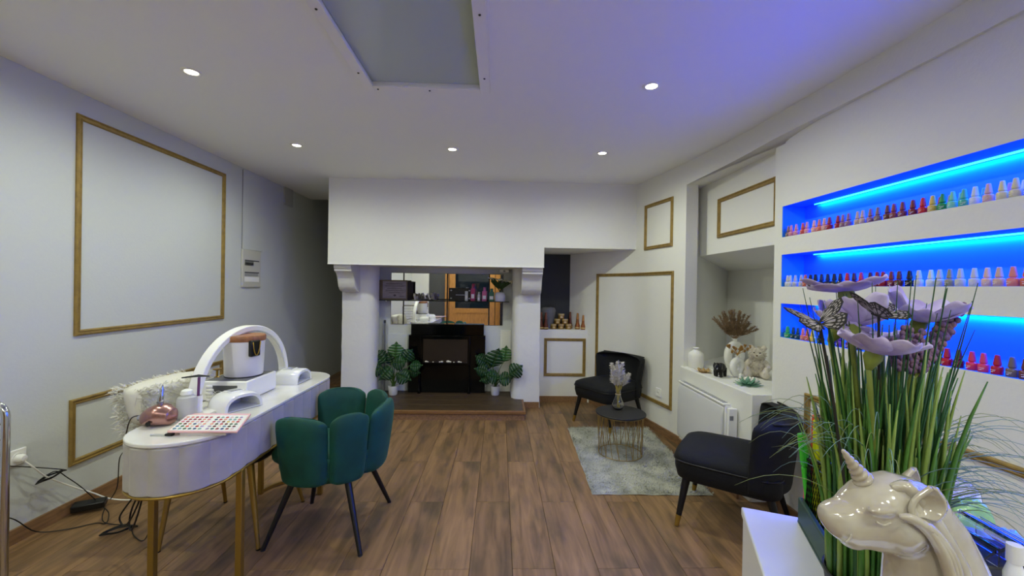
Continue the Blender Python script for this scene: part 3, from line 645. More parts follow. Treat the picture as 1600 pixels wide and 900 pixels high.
gt = thing('gold_dish', 'small gold footed dish on the dust extractor, left of the canister', 'dish', (-1.576, 2.345, ZT+.1092))
MB().lathe([(0, 0), (.016, 0), (.006, .005), (.006, .035), (.020, .042), (.022, .047), (0, .046)], 20).build('dish', BRASS, gt, smooth=40)
wb = thing('wooden_box', 'small brown wooden box beside the gold dish, half hidden by the canister', 'box', (-1.574, 2.47, ZT+.1092))
MB().box(-.018, .018, -.04, .04, 0, .055).build('case', mat('box_wood', '7a5234', .5, var=.3), wb, bevel=.003); MB().box(-.020, .020, -.042, .042, .055, .068).build('lid', mat('box_lid', '8b6040', .5), wb, bevel=.003)
bc = thing('nail_file', 'short black and clear nail clip at the near rounded end of the desk', 'nail clip', (-1.375, 1.742, ZT))
MB().box(-.06, .0, -.008, .008, 0, .006).build('clear_part', FROST, bc, bevel=.002); MB().box(.0, .030, -.010, .010, 0, .010).build('black_part', BLACK, bc, bevel=.003)
mr = thing('paper_towel', 'folded white paper towel lying under the dust extractor front on the desk', 'towel', (-1.43, 2.06, ZT))
MB().box(-.05, .05, -.06, .05, 0, .006).box(-.046, .048, -.055, .05, .006, .011).build('sheets', WHITEM, mr, bevel=.002)

# technician chair with gold legs, pushed under the desk, white fur throw over its back
tc_ = thing('black_chair', 'black velvet chair with slim gold legs tucked under the manicure desk', 'chair', (-1.53, 2.42, 0))
rings = []
for z, k in ((.415, .80), (.42, .95), (.44, 1.), (.475, 1.), (.49, .96), (.498, .8)):
    rings.append([(.255*k*math.copysign(abs(math.cos(t))**.6, math.cos(t)), .235*k*math.copysign(abs(math.sin(t))**.6, math.sin(t)), z) for t in [2*PI*i/28 for i in range(28)]])
MB().loft(rings).build('seat', BLACKV, tc_, smooth=60)
for tx, ty, bx_, by in ((.20, -.17, .285, -.235), (.20, .17, .29, .245), (-.20, -.17, -.215, -.25), (-.20, .17, -.195, .24)):
    l = MB().tube([(tx, ty, .42), (bx_, by, .006)], [.019, .010], 10).build('leg', BRASS, tc_, smooth=60)
    MB().lathe([(0, 0), (.011, 0), (.011, .006), (0, .006)], 10, Matrix.Translation((bx_, by, 0))).build('foot_pad', BLACK, l)
MB().loft([[(-.27-.03*abs(y/.2)**0-.06*q+.06*(1-(y/.22)**2)*-.6+dx, y, lerp(.47, .80, q)) for y, dx in [(-.22, 0), (-.12, 0), (0, 0), (.12, 0), (.22, 0), (.22, .04), (.12, .04), (0, .04), (-.12, .04), (-.22, .04)]] for q in (0, .3, .6, .85, 1)]).build('backrest', BLACKV, tc_, subd=1, fix=True)
FUR = mat('white_fur', 'e2e0d8', .95)
ft = MB()
def furpt(y, q): return Vector((-.345-.05*q, y, lerp(.60, .835, q)))
for i in range(4200):
    y = random.uniform(-.25, .25); q = random.random()**.8; s_ = random.choice((-1, 1))
    b = furpt(y, q)+Vector((random.uniform(.06, .115)*(1-.3*abs(y)/.25) if s_ > 0 else -.06, 0, .0)); d = Vector((s_*random.uniform(.2, 1), random.uniform(-.6, .6), random.uniform(-.7, .6) if q < .85 else random.uniform(0, 1))).normalized()*random.uniform(.025, .055)
    sd = d.cross(Vector((random.random(), random.random(), .3))).normalized()*.0022
    ft.add([b-sd, b+sd, b+d*.6+sd*.8+Vector((0, 0, -.004)), b+d+Vector((0, 0, -.014))], [(0, 1, 2), (0, 2, 3)])
fo = MB().loft([[furpt(y, q)+Vector((dx, 0, 0)) for y, dx in [(-.26, 0), (-.21, -.075), (.21, -.075), (.26, 0), (.24, .12), (-.24, .12)]] for q in (0, .5, .95, 1.05)]).build('fur_throw', FUR, None, subd=1, fix=True)
fo.location = (-1.53, 2.42, 0); tag(fo, 'fluffy white fur throw over the chair back behind the manicure desk', 'throw')
ft.build('fur_pile', FUR, fo, kind='stuff')

# ================================================================== GREEN SHELL CHAIR
gc = thing('shell_chair', 'dark green velvet petal-back armchair with thin black legs beside the white desk', 'armchair', (-.955, 2.41, 0))
MB().lathe([(0, .335), (.19, .335), (.245, .35), (.272, .39), (.275, .425), (.25, .44), (0, .44)], 36).build('bowl', GREENV, gc, smooth=50)
rings = []
for z, k in ((.43, .9), (.445, .99), (.465, 1.0), (.485, .94), (.495, .75), (.498, .4)):
    rings.append([(-.035+.272*k*math.copysign(abs(math.cos(t))**.85, math.cos(t)), .25*k*math.copysign(abs(math.sin(t))**.85, math.sin(t)), z) for t in [2*PI*i/32 for i in range(32)]])
MB().loft(rings).build('seat', GREENV, gc, smooth=60)
def petal(a0, half, zt, kr=1.):
    nu, nt = 9, 9; A = []; B = []
    for j in range(nt):
        t = j/(nt-1); ra = []; rb = []
        for i in range(nu):
            u = -1+2*i/(nu-1)
            R = (.262+.055*t**.8)*kr
            e = max(0, 1-abs(u)**6)**.5*max(0, 1-t**9)**.5
            th = .006+.030*e
            hw = half*(1.0 if t < .8 else 1-.06*((t-.8)/.2)**2)
            if t < .42: hw = half*1.02
            a = a0+u*hw; z = .345+(zt-.345)*t-(.026*abs(u)**6*t**4)
            ra.append(((R+th)*math.cos(a), (R+th)*math.sin(a), z)); rb.append(((R-th)*math.cos(a), (R-th)*math.sin(a), z))
        A.append(ra); B.append(rb)
    rings = [A[j]+B[j][::-1] for j in range(nt)]
    return MB().loft(rings).build('back_petal', GREENV, gc, subd=2, fix=True)
for a0, hf, zt in ((-101, 28.6, .728), (-52.5, 19.3, .735), (0, 32.6, .735), (52.5, 19.3, .735), (101, 28.6, .735)):
    petal(math.radians(a0), math.radians(hf), zt)
for k in (-72, -33, 33, 72):       # seams in the gaps between petals
    a = math.radians(k); MB().tube([((.262+.055*t**.8)*math.cos(a), (.262+.055*t**.8)*math.sin(a), .345+.39*t) for t in (.1, .18, .26, .34, .40)], .012, 8).build('seam', GREENV, gc, smooth=180)
for tx, ty, bx_, by in ((-.15, -.13, -.262, -.232), (.14, -.15, .257, -.276), (.15, .14, .266, .248), (-.14, .14, -.222, .240)):
    l = MB().tube([(tx, ty, .345), (bx_, by, .004)], [.019, .0115], 12).build('leg', BLACKL, gc, smooth=60)
    MB().lathe([(0, 0), (.012, 0), (.012, .005), (0, .005)], 10, Matrix.Translation((bx_, by, 0))).build('foot_pad', DARK, l)

# ================================================================== FIREPLACE FITTINGS
ef = thing('electric_fire', 'black glass electric fire with a brown screen and white pebbles on the hearth', 'electric fire', (-.64, 5.04, .0985))
MB().box(-.455, .475, -.03, .06, .001, .70).build('lower_panel', GLOSSB, ef, bevel=.004)
MB().box(-.43, .455, -.02, .06, .70, .835).build('upper_panel', GLOSSB, ef, bevel=.004)
MB().box(-.315, .295, -.055, -.03, .345, .70).build('fire_case', GLOSSB, ef, bevel=.006)
MB().box(-.272, .262, -.0565, -.055, .375, .655).build('screen', mat('fire_screen', '2e2722', .15), ef)
MB().box(-.272, .262, -.062, -.055, .368, .374).build('pebble_ledge', BLACKL, ef)
for x, r in ((-.235, .018), (-.215, .012), (-.07, .012), (-.045, .018), (.03, .024), (.055, .016), (.16, .018), (.185, .012), (-.15, .010), (.10, .010)):
    MB().ell((x, -.062, .375+r*.5), (r, .012, r*.6), 10, 6).build('pebble', mat('pebble_white', 'e2ddd4', .5) if 'pebble_white' not in bpy.data.materials else bpy.data.materials['pebble_white'], ef, smooth=180)
for x in (-.315, .285): MB().lathe([(0, .001), (.018, .001), (.018, .05), (.010, .07), (.010, .17), (.016, .19), (.010, .21), (.010, .33), (0, .33)], 12, Matrix.Translation((x, -.062, 0))).build('leg', GLOSSB, ef, smooth=40)
mi = thing('tiled_mirror', 'wall mirror of eight square tiles fixed above the electric fire', 'mirror', (-.64, 5.094, .92))
xs = [(-.695, -.548), (-.535, -.012), (.002, .505), (.518, .68)]
for zz_ in ((.0, .305), (.318, .632)):
    for a, b in xs: MB().box(a, b, -.004, .004, *zz_).build('mirror_tile', MIRROR, mi, bevel=.0015, seg=1)
MB().box(-.70, .685, .0042, .0055, -.003, .635).build('backing', BLACK, mi)
sh = thing('glass_shelf', 'narrow dark glass shelf running across the tiled mirror', 'shelf', (-.68, 5.0, 1.222))
MB().box(-.83, .80, -.075, .095, -.008, 0).build('glass', mat('smoked_glass', '3c4442', .06, trans=.4), sh, bevel=.002, seg=1)
for x in (-.7, .0, .7): MB().box(x-.008, x+.008, .04, .098, -.022, -.008).build('bracket', CHROME, sh)
ZS = 1.2224
sg = thing('framed_sign', 'wide bronze framed plaque with lines of small text, left end of the glass shelf', 'sign', (-1.28, 4.985, ZS), .0)
MB().box(-.20, .17, -.015, .015, 0, .24).build('frame', mat('bronze_frame', '6b5f4c', .4, metal=.4), sg, bevel=.005)
MB().box(-.125, .155, -.0175, -.015, .02, .225).build('plaque', mat('plaque_mauve', '8d8292', .4, var=.35, vscale=9, stretch=(2, 2, 22)), sg)
INK = mat('sign_ink', '4b4452', .6)
for i, wdt in enumerate((.20, .22, .17, .21, .13)): MB().box(.015-wdt/2, .015+wdt/2, -.0182, -.0175, .19-.026*i, .1955-.026*i).build('text_line', INK, sg)
MB().ell((.02, -.0185, .055), (.016, .002, .013), 8, 5).build('emblem', INK, sg); MB().box(.07, .13, -.0182, -.0175, .04, .047).build('signature', INK, sg)
MB().prism([(.171, -.012), (.23, .05), (.225, .058), (.171, .012)], .003, .225).build('easel_back', mat('frame_back', '2a201a', .6), sg)
dc = thing('crystal_cluster', 'low cluster of grey and white crystals on the glass shelf beside the plaque', 'crystals', (-.90, 5.0, ZS))
cmat = [mat('crystal_grey', '9a9490', .3), mat('crystal_white', 'd8d4d0', .3), mat('crystal_dark', '5c5654', .3)]
MB().ell((0, 0, .012), (.13, .035, .012), 14, 6).build('base', cmat[2], dc, smooth=180)
for i in range(26):
    x = random.uniform(-.12, .12); y = random.uniform(-.03, .03); r = random.uniform(.010, .02); h = random.uniform(.04, .10)
    Mr = Matrix.Translation((x, y, .01)) @ Matrix.Rotation(random.uniform(-.6, .6), 4, 'Y') @ Matrix.Rotation(random.uniform(-.4, .4), 4, 'X')
    MB().lathe([(0, 0), (r*.8, 0), (r, h*.6), (0, h)], 6, Mr).build('crystal', cmat[i % 3], dc)
bs_ = thing('black_box', 'black gift box with faint silver lettering and corner dots on the glass shelf', 'box', (-.475, 4.99, ZS))
MB().box(-.14, .14, -.02, .04, 0, .155).build('carton', BLACK, bs_, bevel=.003)
SIL = mat('silver_print', '9a9ca2', .5)
MB().box(-.055, .055, -.0212, -.020, .068, .075).build('lettering', SIL, bs_)
for x in (-.11, .11):
    for z in (.03, .125): MB().ell((x, -.021, z), (.012, .002, .009), 8, 4).build('corner_dot', SIL, bs_)
cols = [('pale grey', 'c8ccd0', -.30, .035, .165, .02), ('deep pink', 'b03c68', -.215, .05, .21, .05), ('pale', 'c0c4b4', -.135, .03, .11, .02), ('pink and white', 'c8688c', -.06, .055, .17, .02), ('dark green', '3f7058', .035, .06, .155, .02)]
for nm, hx, x, wd, h, yo in cols:
    o = thing('product_bottle', '%s product pack on the glass shelf in front of the mirror' % nm, 'product', (-.0-.13+x*.9, 4.985, ZS), group='products on the glass shelf')
    MB().box(-wd/2, wd/2, -.022, .022, 0, h*.72).build('pack', mat('pack_'+hx, hx, .35), o, bevel=.004)
    MB().lathe([(0, 0), (wd*.3, 0), (wd*.28, h*.26), (wd*.22, h*.28), (0, h*.28)], 14, Matrix.Translation((0, 0, h*.72))).build('cap', mat('packcap_'+hx, hx, .3), o, smooth=40)
    MB().box(-wd*.36, wd*.36, -.0228, -.022, h*.15, h*.4).build('label_patch', WHITEM, o)
LEAF = mat('leaf_green', '2f4a24', .45, var=.3, vscale=20)
fpot = thing('flower_pot', 'white squat vase of white flowers with green leaves, right end of the glass shelf', 'vase', (.005, 5.0, ZS))
MB().lathe([(0, 0), (.062, 0), (.066, .006), (.066, .07), (.055, .10), (.03, .112), (.026, .112), (0, .10)], 24).build('pot', mat('pot_white', 'dcdcec', .4), fpot, smooth=50)
for i in range(11):
    a = 2*PI*i/11; L_ = random.uniform(.07, .13); tip = Vector((math.cos(a)*.13+.01, math.sin(a)*.05, .16+L_))
    P_ = bez((0, 0, .10), (math.cos(a)*.02, 0, .18), tip, 6)
    MB().tube(P_, .0025, 5).build('stem', LEAF, fpot)
    MB().grid([[P_[2+q]+Vector((sd*.024*math.sin(PI*(q+.3)/4.6), 0, 0)) for sd in (-1, 0, 1)] for q in range(5)]).build('leaf', LEAF, fpot, solid=.001, smooth=180)
    if i % 2 == 0:
        fl2 = MB().ell(tip, (.014, .014, .014), 8, 5).build('bloom', mat('bloom_white', 'e2dfc8', .6) if 'bloom_white' not in bpy.data.materials else bpy.data.materials['bloom_white'], fpot)
        for k in range(5): MB().ell(tip+Vector((.022*math.cos(k*1.257), .022*math.sin(k*1.257), .004)), (.018, .013, .008), 8, 4).build('petal', bpy.data.materials['bloom_white'], fl2, smooth=180)
sn = thing('motion_sensor', 'small white sensor box fixed under the hood above the flower vase', 'sensor', (.055, 5.06, 1.575))
MB().box(-.055, .055, -.03, .035, .0, .04).build('case', WHITE, sn, bevel=.006); MB().ell((0, -.03, .018), (.016, .006, .012), 10, 5).build('lens', GREYM, sn)
pk = thing('fire_poker', 'thin grey metal pole leaning in the left corner of the fireplace', 'pole', (-1.375, 5.0, .098))
MB().tube([(0, 0, .006), (-.015, .03, .85)], .011, 10).build('rod', STEEL, pk, smooth=60); MB().tube([(-.015, .03, .84), (-.016, .032, .875)], .013, 10).build('end_cap', DARK, pk)
MB().tube([(-.05, .012, .40), (.05, .012, .40)], .006, 6).build('hook_bar', STEEL, pk)

MON = mat('monstera_green', '1f4a26', .38, var=.45, vscale=9); MONL = mat('monstera_light', '3c6b34', .4, var=.3, vscale=9); MONS = mat('monstera_stem', '4a6a2c', .5)
def monstera(loc, leaves, label):
    o = thing('monstera', label, 'potted plant', loc, group='monstera plants flanking the electric fire')
    MB().lathe([(0, 0), (.044, 0), (.050, .006), (.060, .105), (.062, .112), (.056, .112), (.053, .095), (0, .092)], 24).build('pot', WHITEG, o, smooth=50)
    MB().lathe([(0, .094), (.053, .094), (0, .100)], 16).build('soil', DARK, o)
    for (x, z, size, ang, yo, light) in leaves:
        c = Vector((x, yo, z)); d = Vector((math.cos(ang), random.uniform(-.35, .15), math.sin(ang))).normalized()
        nrm = Vector((random.uniform(-.35, .35), -1, random.uniform(.2, .7))); nrm = (nrm-d*nrm.dot(d)).normalized(); sd = d.cross(nrm)
        base = c-d*size*.5
        m = MB(); nl = 5
        def ed(q): return size*.52*math.sin(PI*min(1, q*.93+.10))**.7
        def pt(q, s_, fr): return base+d*(size*(q+.16*fr*(.5-q) if True else 0))+sd*(s_*ed(q)*fr)-nrm*(size*.14*fr*fr)+nrm*(size*-.10*(q-.4)**2)
        for s_ in (-1, 1):
            for k in range(nl):
                q0, q1 = k/nl*.9, (k+1)/nl*.9; g = .012
                qs = (q0+g*0, q1)
                rows = []
                for fr in (0, .35, .7, 1.):
                    gp_ = 0 if fr < .34 else .020*fr
                    rows.append([pt(lerp(q0+gp_, q1-gp_, u), s_, fr*(1 if 0 < u < 1 else .94)) for u in (0, .5, 1)])
                if s_ > 0: rows = [r[::-1] for r in rows]
                m.grid(rows)
            m.add([pt(.9, 0, 0), pt(.9, s_, .8), base+d*size*1.05], [(0, 1, 2)] if s_ < 0 else [(0, 2, 1)])
        lf = m.build('leaf', MONL if light else MON, o, smooth=180, solid=.0012)
        MB().tube([base+d*size*q-nrm*(size*-.02) for q in (0, .5, .95)], [.0028, .002, .001], 5).build('midrib', MONS, lf)
        MB().tube(bez((random.uniform(-.015, .015), random.uniform(-.015, .015), .095), (x*.15, yo*.3, max(.2, z*.6)), base, 7), [.006]*4+[.0035]*4, 6).build('stem', MONS, o, smooth=180)
    return o
monstera((-1.245, 4.90, .0985), [(.03, .535, .19, 1.5, -.02, 1), (-.17, .45, .20, 2.3, .0, 0), (.17, .47, .19, .9, -.02, 0), (.08, .40, .19, .2, -.06, 0), (-.20, .31, .17, 3.3, -.05, 0), (-.08, .27, .20, 4.0, -.08, 0), (.14, .23, .19, -.4, -.08, 0), (.27, .36, .16, .1, -.04, 0), (.25, .28, .15, -.15, -.02, 0), (-.05, .42, .18, 1.9, .05, 0)], 'green monstera in a white pot, left of the electric fire')
monstera((-.035, 4.93, .0985), [(.115, .50, .19, 1.45, -.02, 1), (.0, .45, .24, 1.25, -.04, 0), (.235, .35, .19, .7, -.26, 0), (-.17, .43, .17, 2.55, .0, 0), (-.17, .31, .17, 3.0, -.05, 0), (-.03, .25, .19, 2.9, -.09, 0), (.12, .24, .18, .15, -.16, 0), (-.12, .21, .15, 3.6, -.05, 0), (-.10, .37, .16, 2.7, .03, 0)], 'green monstera in a white pot, right of the electric fire')

# ================================================================== NICHE ITEMS
TINM = mat('gold_tin', 'b08c48', .3, metal=.7, var=.2, vscale=30); TIN2 = mat('gold_tin_band', 'd6bc84', .35, metal=.5)
COP = mat('copper_glass', '8a4f28', .2, metal=.5)
k = 0
for row, (cnt, z) in enumerate(((3, 0), (2, .064), (1, .128))):
    for i in range(cnt):
        x = .775+(i-(cnt-1)/2)*.094
        pos = ['left', 'middle', 'right'][i] if cnt == 3 else (['left', 'right'][i] if cnt == 2 else '')
        o = thing('gold_tin', 'small round gold tin in the niche pyramid, %s' % (('bottom row %s' % pos) if cnt == 3 else ('second row %s' % pos) if cnt == 2 else 'the single one on top'), 'tin', (x, 5.11, .8842+z), group='pyramid of gold tins in the niche')
        MB().lathe([(0, .0005), (.039, .0005), (.040, .003), (.040, .044), (0, .044)], 22).build('tin', TINM, o, smooth=40); MB().lathe([(0, .044), (.041, .044), (.041, .060), (.038, .063), (0, .063)], 22).build('lid', TIN2, o, smooth=40)
        MB().box(-.016, .016, -.0408, -.0395, .012, .034).build('label_patch', TIN2, o)
for x, y, lb, h in ((.52, 5.05, 'copper glass bottle in the niche, nearest the chimney pillar', .21), (.575, 5.03, 'copper glass bottle in the niche, second from the pillar', .21), (.905, 5.2, 'dark copper bottle in the niche just right of the tin pyramid', .21), (.985, 5.12, 'slim amber copper bottle in the niche, second from the gold frame', .20), (1.045, 5.06, 'slim amber copper bottle in the niche, nearest the gold frame', .18)):
    o = thing('copper_bottle', lb, 'bottle', (x, y, .8842), group='copper bottles in the niche')
    MB().lathe([(0, .0005), (.028, .0005), (.031, .004), (.031, .045), (.020, .075), (.016, h*.62), (0, h*.62)], 18).build('bottle', mat('amber%d' % int(x*100), '9a5c2c' if x > .95 else '6e3c22', .2, metal=.45), o, smooth=50)
    MB().lathe([(0, h*.62), (.017, h*.62), (.012, h*.97), (.010, h), (0, h)], 14).build('stopper', mat('amber_stop%d' % int(x*100), 'b98040' if x > .95 else '7c4a30', .3, metal=.5), o, smooth=50)
    MB().lathe([(.0312, .012), (.032, .014), (.032, .026), (.0312, .028)], 18, close=False).build('label_band', TIN2, o)
gs = thing('grey_stone', 'rounded dark grey stone-like pot in the dark back of the niche', 'pot', (.615, 5.155, .8842))
MB().lathe([(0, 0), (.05, 0), (.07, .06), (.095, .18), (.10, .23), (.085, .262), (.04, .27), (0, .272)], 20).build('pot_body', mat('slate', '6c6c72', .7, bump=.3, bscale=20), gs, smooth=60)
MB().lathe([(.025, .269), (.035, .273), (.035, .28), (.025, .282), (.02, .275)], 16).build('rim', DARK, gs, smooth=60)

# ================================================================== RUG, SIDE TABLE, VASE
RUGM = mat('rug_pile', 'bdbdb2', .95, var=.35, vscale=5.5, var2='90928a', bump=.8, bscale=120, sheen=.2)
rg_ = MB(); rows = []
c4 = [Vector((.648, 2.756, 0)), Vector((1.478, 2.742, 0)), Vector((1.512, 4.078, 0)), Vector((.701, 4.065, 0))]
NX, NY = 34, 54
for j in range(NY+1):
    r_ = []
    for i in range(NX+1):
        u, v = i/NX, j/NY; p = c4[0].lerp(c4[1], u).lerp(c4[3].lerp(c4[2], u), v)
        e = min(u, 1-u, v, 1-v); wv = .006*noise.noise((p.x*14, p.y*14, 0)) if e < .01 else 0
        r_.append((p.x+wv-1.08, p.y+wv-3.4, (.003 if e < .001 else .016)+.004*noise.noise((p.x*9, p.y*9, 1))))
    rows.append(r_)
ro = rg_.grid(rows).build('rug', RUGM, None, smooth=180, solid=0); ro.location = (1.08, 3.4, 0)
tag(ro, 'pale grey mottled shaggy rug under the small wire side table', 'rug')
pile = MB()
for i in range(9000):
    u, v = random.random(), random.random(); p = c4[0].lerp(c4[1], u).lerp(c4[3].lerp(c4[2], u), v)
    a = random.uniform(0, 6.28); d = Vector((math.cos(a), math.sin(a), 0)); q = Vector((-d.y, d.x, 0))*.003; b = Vector((p.x-1.08, p.y-3.4, .013))
    pile.add([b-q, b+q, b+d*.012+Vector((0, 0, .012))], [(0, 1, 2)])
pile.build('pile', RUGM, ro, kind='stuff')
st_ = thing('side_table', 'low round black side table on a gold wire drum base standing on the rug', 'table', (1.035, 3.42, .018))
MB().lathe([(0, .332), (.202, .332), (.207, .335), (.207, .342), (.204, .345), (0, .345)], 48).build('table_top', mat('matt_black', '1b1b1d', .5), st_, smooth=40)
for z, r_ in ((.004, .178), (.326, .190)): MB().tube([(r_*math.cos(2*PI*i/40), r_*math.sin(2*PI*i/40), z) for i in range(40)], .0032, 6, closed=True).build('ring', WIRE, st_, smooth=180)
NS = 20
for i in range(NS):
    for sgn in (1,):
        a0 = 2*PI*i/NS; a1 = a0+(random.choice((-1, 1))*random.uniform(.05, .38) if i % 4 else 0)
        MB().tube([(.178*math.cos(a0), .178*math.sin(a0), .004), (.190*math.cos(a1), .190*math.sin(a1), .326)], .0026, 5).build('wire', WIRE, st_)
        if i % 2 == 0: MB().tube([(.178*math.cos(a0), .178*math.sin(a0), .004), (.190*math.cos(a0-.4), .190*math.sin(a0-.4), .326)], .0026, 5).build('wire', WIRE, st_)
vs = thing('glass_vase', 'small clear glass bulb vase standing on the black side table', 'vase', (1.035, 3.50, .3635))
MB().lathe([(0, .0005), (.032, .0005), (.046, .012), (.050, .03), (.046, .055), (.026, .10), (.020, .13), (.023, .165), (.0205, .165), (.0175, .13), (.0235, .10), (.043, .055), (.047, .03), (.043, .015), (.030, .006), (0, .006)], 26).build('glass', GLASS, vs, smooth=60)
MB().tube([(.0215*math.cos(2*PI*i/16), .0215*math.sin(2*PI*i/16), .128) for i in range(16)], .0035, 5, closed=True).build('twine', mat('twine', 'c8b488', .8), vs)
def plume(parent, base, top, n, L, col, w=.0012, curl=.0, name='plume'):
    m = MB(); base = Vector(base); top = Vector(top); ax = top-base
    for i in range(n):
        t = random.random(); b = base+ax*t; a = random.uniform(0, 6.28); up_ = ax.normalized()
        sd = Vector((math.cos(a), math.sin(a)*.8, random.uniform(-.1, .3)))
        d = (sd*.8+up_*random.uniform(.3, 1.1)).normalized()*L*(1-.55*t)*random.uniform(.6, 1.1)
        q = d.cross(Vector((random.random()-.5, random.random()-.5, .5))).normalized()*w
        m.add([b-q, b+q, b+d*.55+q+Vector((0, 0, .004)), b+d*.55-q+Vector((0, 0, .004)), b+d+Vector((0, 0, -.25*L*curl))], [(0, 1, 2, 3), (3, 2, 4)])
    return m.build(name, col, parent, kind='stuff')
PL1 = mat('pampas_cream', 'e2dcc8', .95); PST = mat('dry_stem', 'b9a84e', .7)
pgs = thing('pampas_bunch', 'bunch of cream pampas plumes in the glass vase on the side table', 'dried grass', (1.035, 3.50, .372))
for (tx, ty, tz) in ((-.06, 0, .375), (-.015, -.02, .395), (.035, .01, .38), (.09, -.01, .29), (.05, .03, .30), (-.04, .03, .34)):
    mid = Vector((tx*.45, ty*.5, .21)); MB().tube(bez((random.uniform(-.012, .012), random.uniform(-.012, .012), .004), (tx*.05, ty*.05, .13), mid, 6), .0026, 5).build('stem', PST, pgs)
    plume(pgs, mid-Vector((0, 0, .02)), (tx, ty, tz), 420, .066, PL1, .0017, .25)
for i in range(8):
    a = 2*PI*i/8; P_ = bez((0, 0, .12), (.02*math.cos(a), .02*math.sin(a), .18), (.05*math.cos(a), .05*math.sin(a), .25), 5); MB().tube(P_, [.002, .003, .003, .002, .0015, .0005], 5).build('blade', PST, pgs)

# ================================================================== ARMCHAIRS
def armchair(loc, ang, label):
    o = thing('armchair', label, 'armchair', loc, ang, 'black velvet slipper armchairs')
    # local: front is -Y
    def srect(hx, y0, y1, z, p=.35, n=32):
        cy, hy = (y0+y1)/2, (y1-y0)/2
        return [(hx*math.copysign(abs(math.cos(t))**p, math.cos(t)), cy+hy*math.copysign(abs(math.sin(t))**p, math.sin(t)), z) for t in [2*PI*i/n for i in range(n)]]
    MB().loft([srect(.235, -.27, .25, .275), srect(.25, -.285, .26, .285), srect(.262, -.297, .265, .34), srect(.262, -.297, .265, .385)]).build('seat_base', BLACKV, o, smooth=50)
    MB().loft([srect(.262, -.298, .265, .386), srect(.264, -.30, .265, .40), srect(.255, -.292, .265, .425), srect(.225, -.26, .25, .442), srect(.14, -.18, .2, .450)]).build('seat_cushion', BLACKV, o, smooth=60)
    MB().tube(srect(.265, -.301, .266, .388), .005, 6, closed=True).build('piping', BLACKL, o, smooth=180)
    nu, nt = 15, 9; rings = []; topedge = []
    for j in range(nt):
        t = j/(nt-1); z = lerp(.275, .70, t); A = []; B = []
        for i in range(nu):
            u = -1+2*i/(nu-1); a = u*math.radians(84)
            W = .262+.045*t**1.5; D = .20+.03*t; by = .275+.055*t**1.3
            x = W*math.sin(a)/math.sin(math.radians(84)); y = by-D*(1-math.cos(a))
            n_ = Vector((math.sin(a), math.cos(a), 0)).normalized(); th = .024*(.55+.45*max(0, 1-abs(u)**6))
            zz_ = z+(.03*abs(u)**2.2)*t-(.03*max(0, abs(u)-.85)/.15*t)
            A.append((x+n_.x*th, y+n_.y*th, zz_)); B.append((x-n_.x*th, y-n_.y*th, zz_))
        rings.append(A+B[::-1])
        if j == nt-1: topedge = [((p[0]+q[0])/2, (p[1]+q[1])/2, p[2]-.013) for p, q in zip(A, B)]
    bk = MB().loft(rings).build('backrest', BLACKV, o, subd=1, fix=True)
    MB().tube([p for p in topedge[2:-2]], .006, 6).build('piping', BLACKL, bk, smooth=180)
    for sx, y, by in ((-1, -.22, -.262), (1, -.22, -.262)):
        a_ = Vector((sx*.195, y, .285)); b_ = Vector((sx*.247, by, .002))
        l = MB().tube([a_, a_.lerp(b_, .78)], [.024, .0155], 12).build('leg', BLACKL, o, smooth=60); MB().tube([a_.lerp(b_, .78), b_], [.0165, .0125], 12).build('brass_tip', BRASS, l, smooth=60)
    for sx in (-1, 1):
        a_ = Vector((sx*.19, .20, .285)); b_ = Vector((sx*.22, .285, .002))
        MB().tube([a_, b_], [.022, .013], 12).build('leg', BLACKL, o, smooth=60)
    return o
def face(dx, dy): return math.atan2(dy, dx)+PI/2
armchair((1.155, 4.235, 0), face(-.828, -.561), 'black velvet armchair with gold-tipped legs in the corner behind the side table')
armchair((1.428, 2.438, 0), face(-.804, .595), 'black velvet armchair with gold-tipped legs in front of the white ledge')

# ================================================================== RADIATOR AND LEDGE ITEMS
ra = thing('radiator', 'slim white electric panel radiator mounted on the front of the white ledge', 'radiator', (1.60, 3.16, .12))
RADW = mat('radiator_white', 'dcdde0', .35)
MB().loft([[(x, y, z) for x, z in ((.0, .0), (-.028, .012), (-.034, .05), (-.030, .40), (-.020, .455), (-.004, .47), (.03, .47), (.03, .0))] for y in (-.335, .375)]).build('front_panel', RADW, ra, bevel=.008, fix=True)
MB().box(-.012, .03, -.348, -.336, .0, .475).build('side_cap', WHITE, ra, bevel=.005); MB().box(-.012, .03, .376, .388, .0, .475).build('side_cap', WHITE, ra, bevel=.005)
MB().box(-.022, .03, -.345, .385, .471, .487).build('top_grille', WHITE, ra, bevel=.005)
for i in range(24): MB().box(-.012, .022, -.32+i*.029, -.303+i*.029, .4872, .4885).build('vent_slot', GREYM, ra)
MB().box(.03, .066, -.33, .37, .02, .45).build('back_case', WHITE, ra, bevel=.003); MB().box(.0, .06, -.375, -.349, .25, .46).build('control_box', WHITE, ra, bevel=.004)
MB().box(.005, .03, -.378, -.375, .38, .41).build('dial', GREYM, ra)
ZL = .7155
CER = mat('white_ceramic', 'ecebe6', .5, bump=.15, bscale=80)
v1 = thing('bottle_vase', 'white ceramic bottle vase at the far left end of the ledge', 'vase', (1.745, 3.57, ZL))
MB().lathe([(0, 0), (.058, 0), (.064, .006), (.066, .10), (.058, .128), (.030, .148), (.020, .156), (.020, .166), (.026, .172), (.022, .173), (.016, .166), (0, .160)], 28).build('body', CER, v1, smooth=50)
MB().tube([(.0245*math.cos(2*PI*i/18), .0245*math.sin(2*PI*i/18), .172) for i in range(18)], .0032, 6, closed=True).build('lip', CER, v1, smooth=180)
gl = thing('gold_leaf_dish', 'small gold leaf shaped dish beside the white bottle vase on the ledge', 'dish', (1.71, 3.36, ZL))
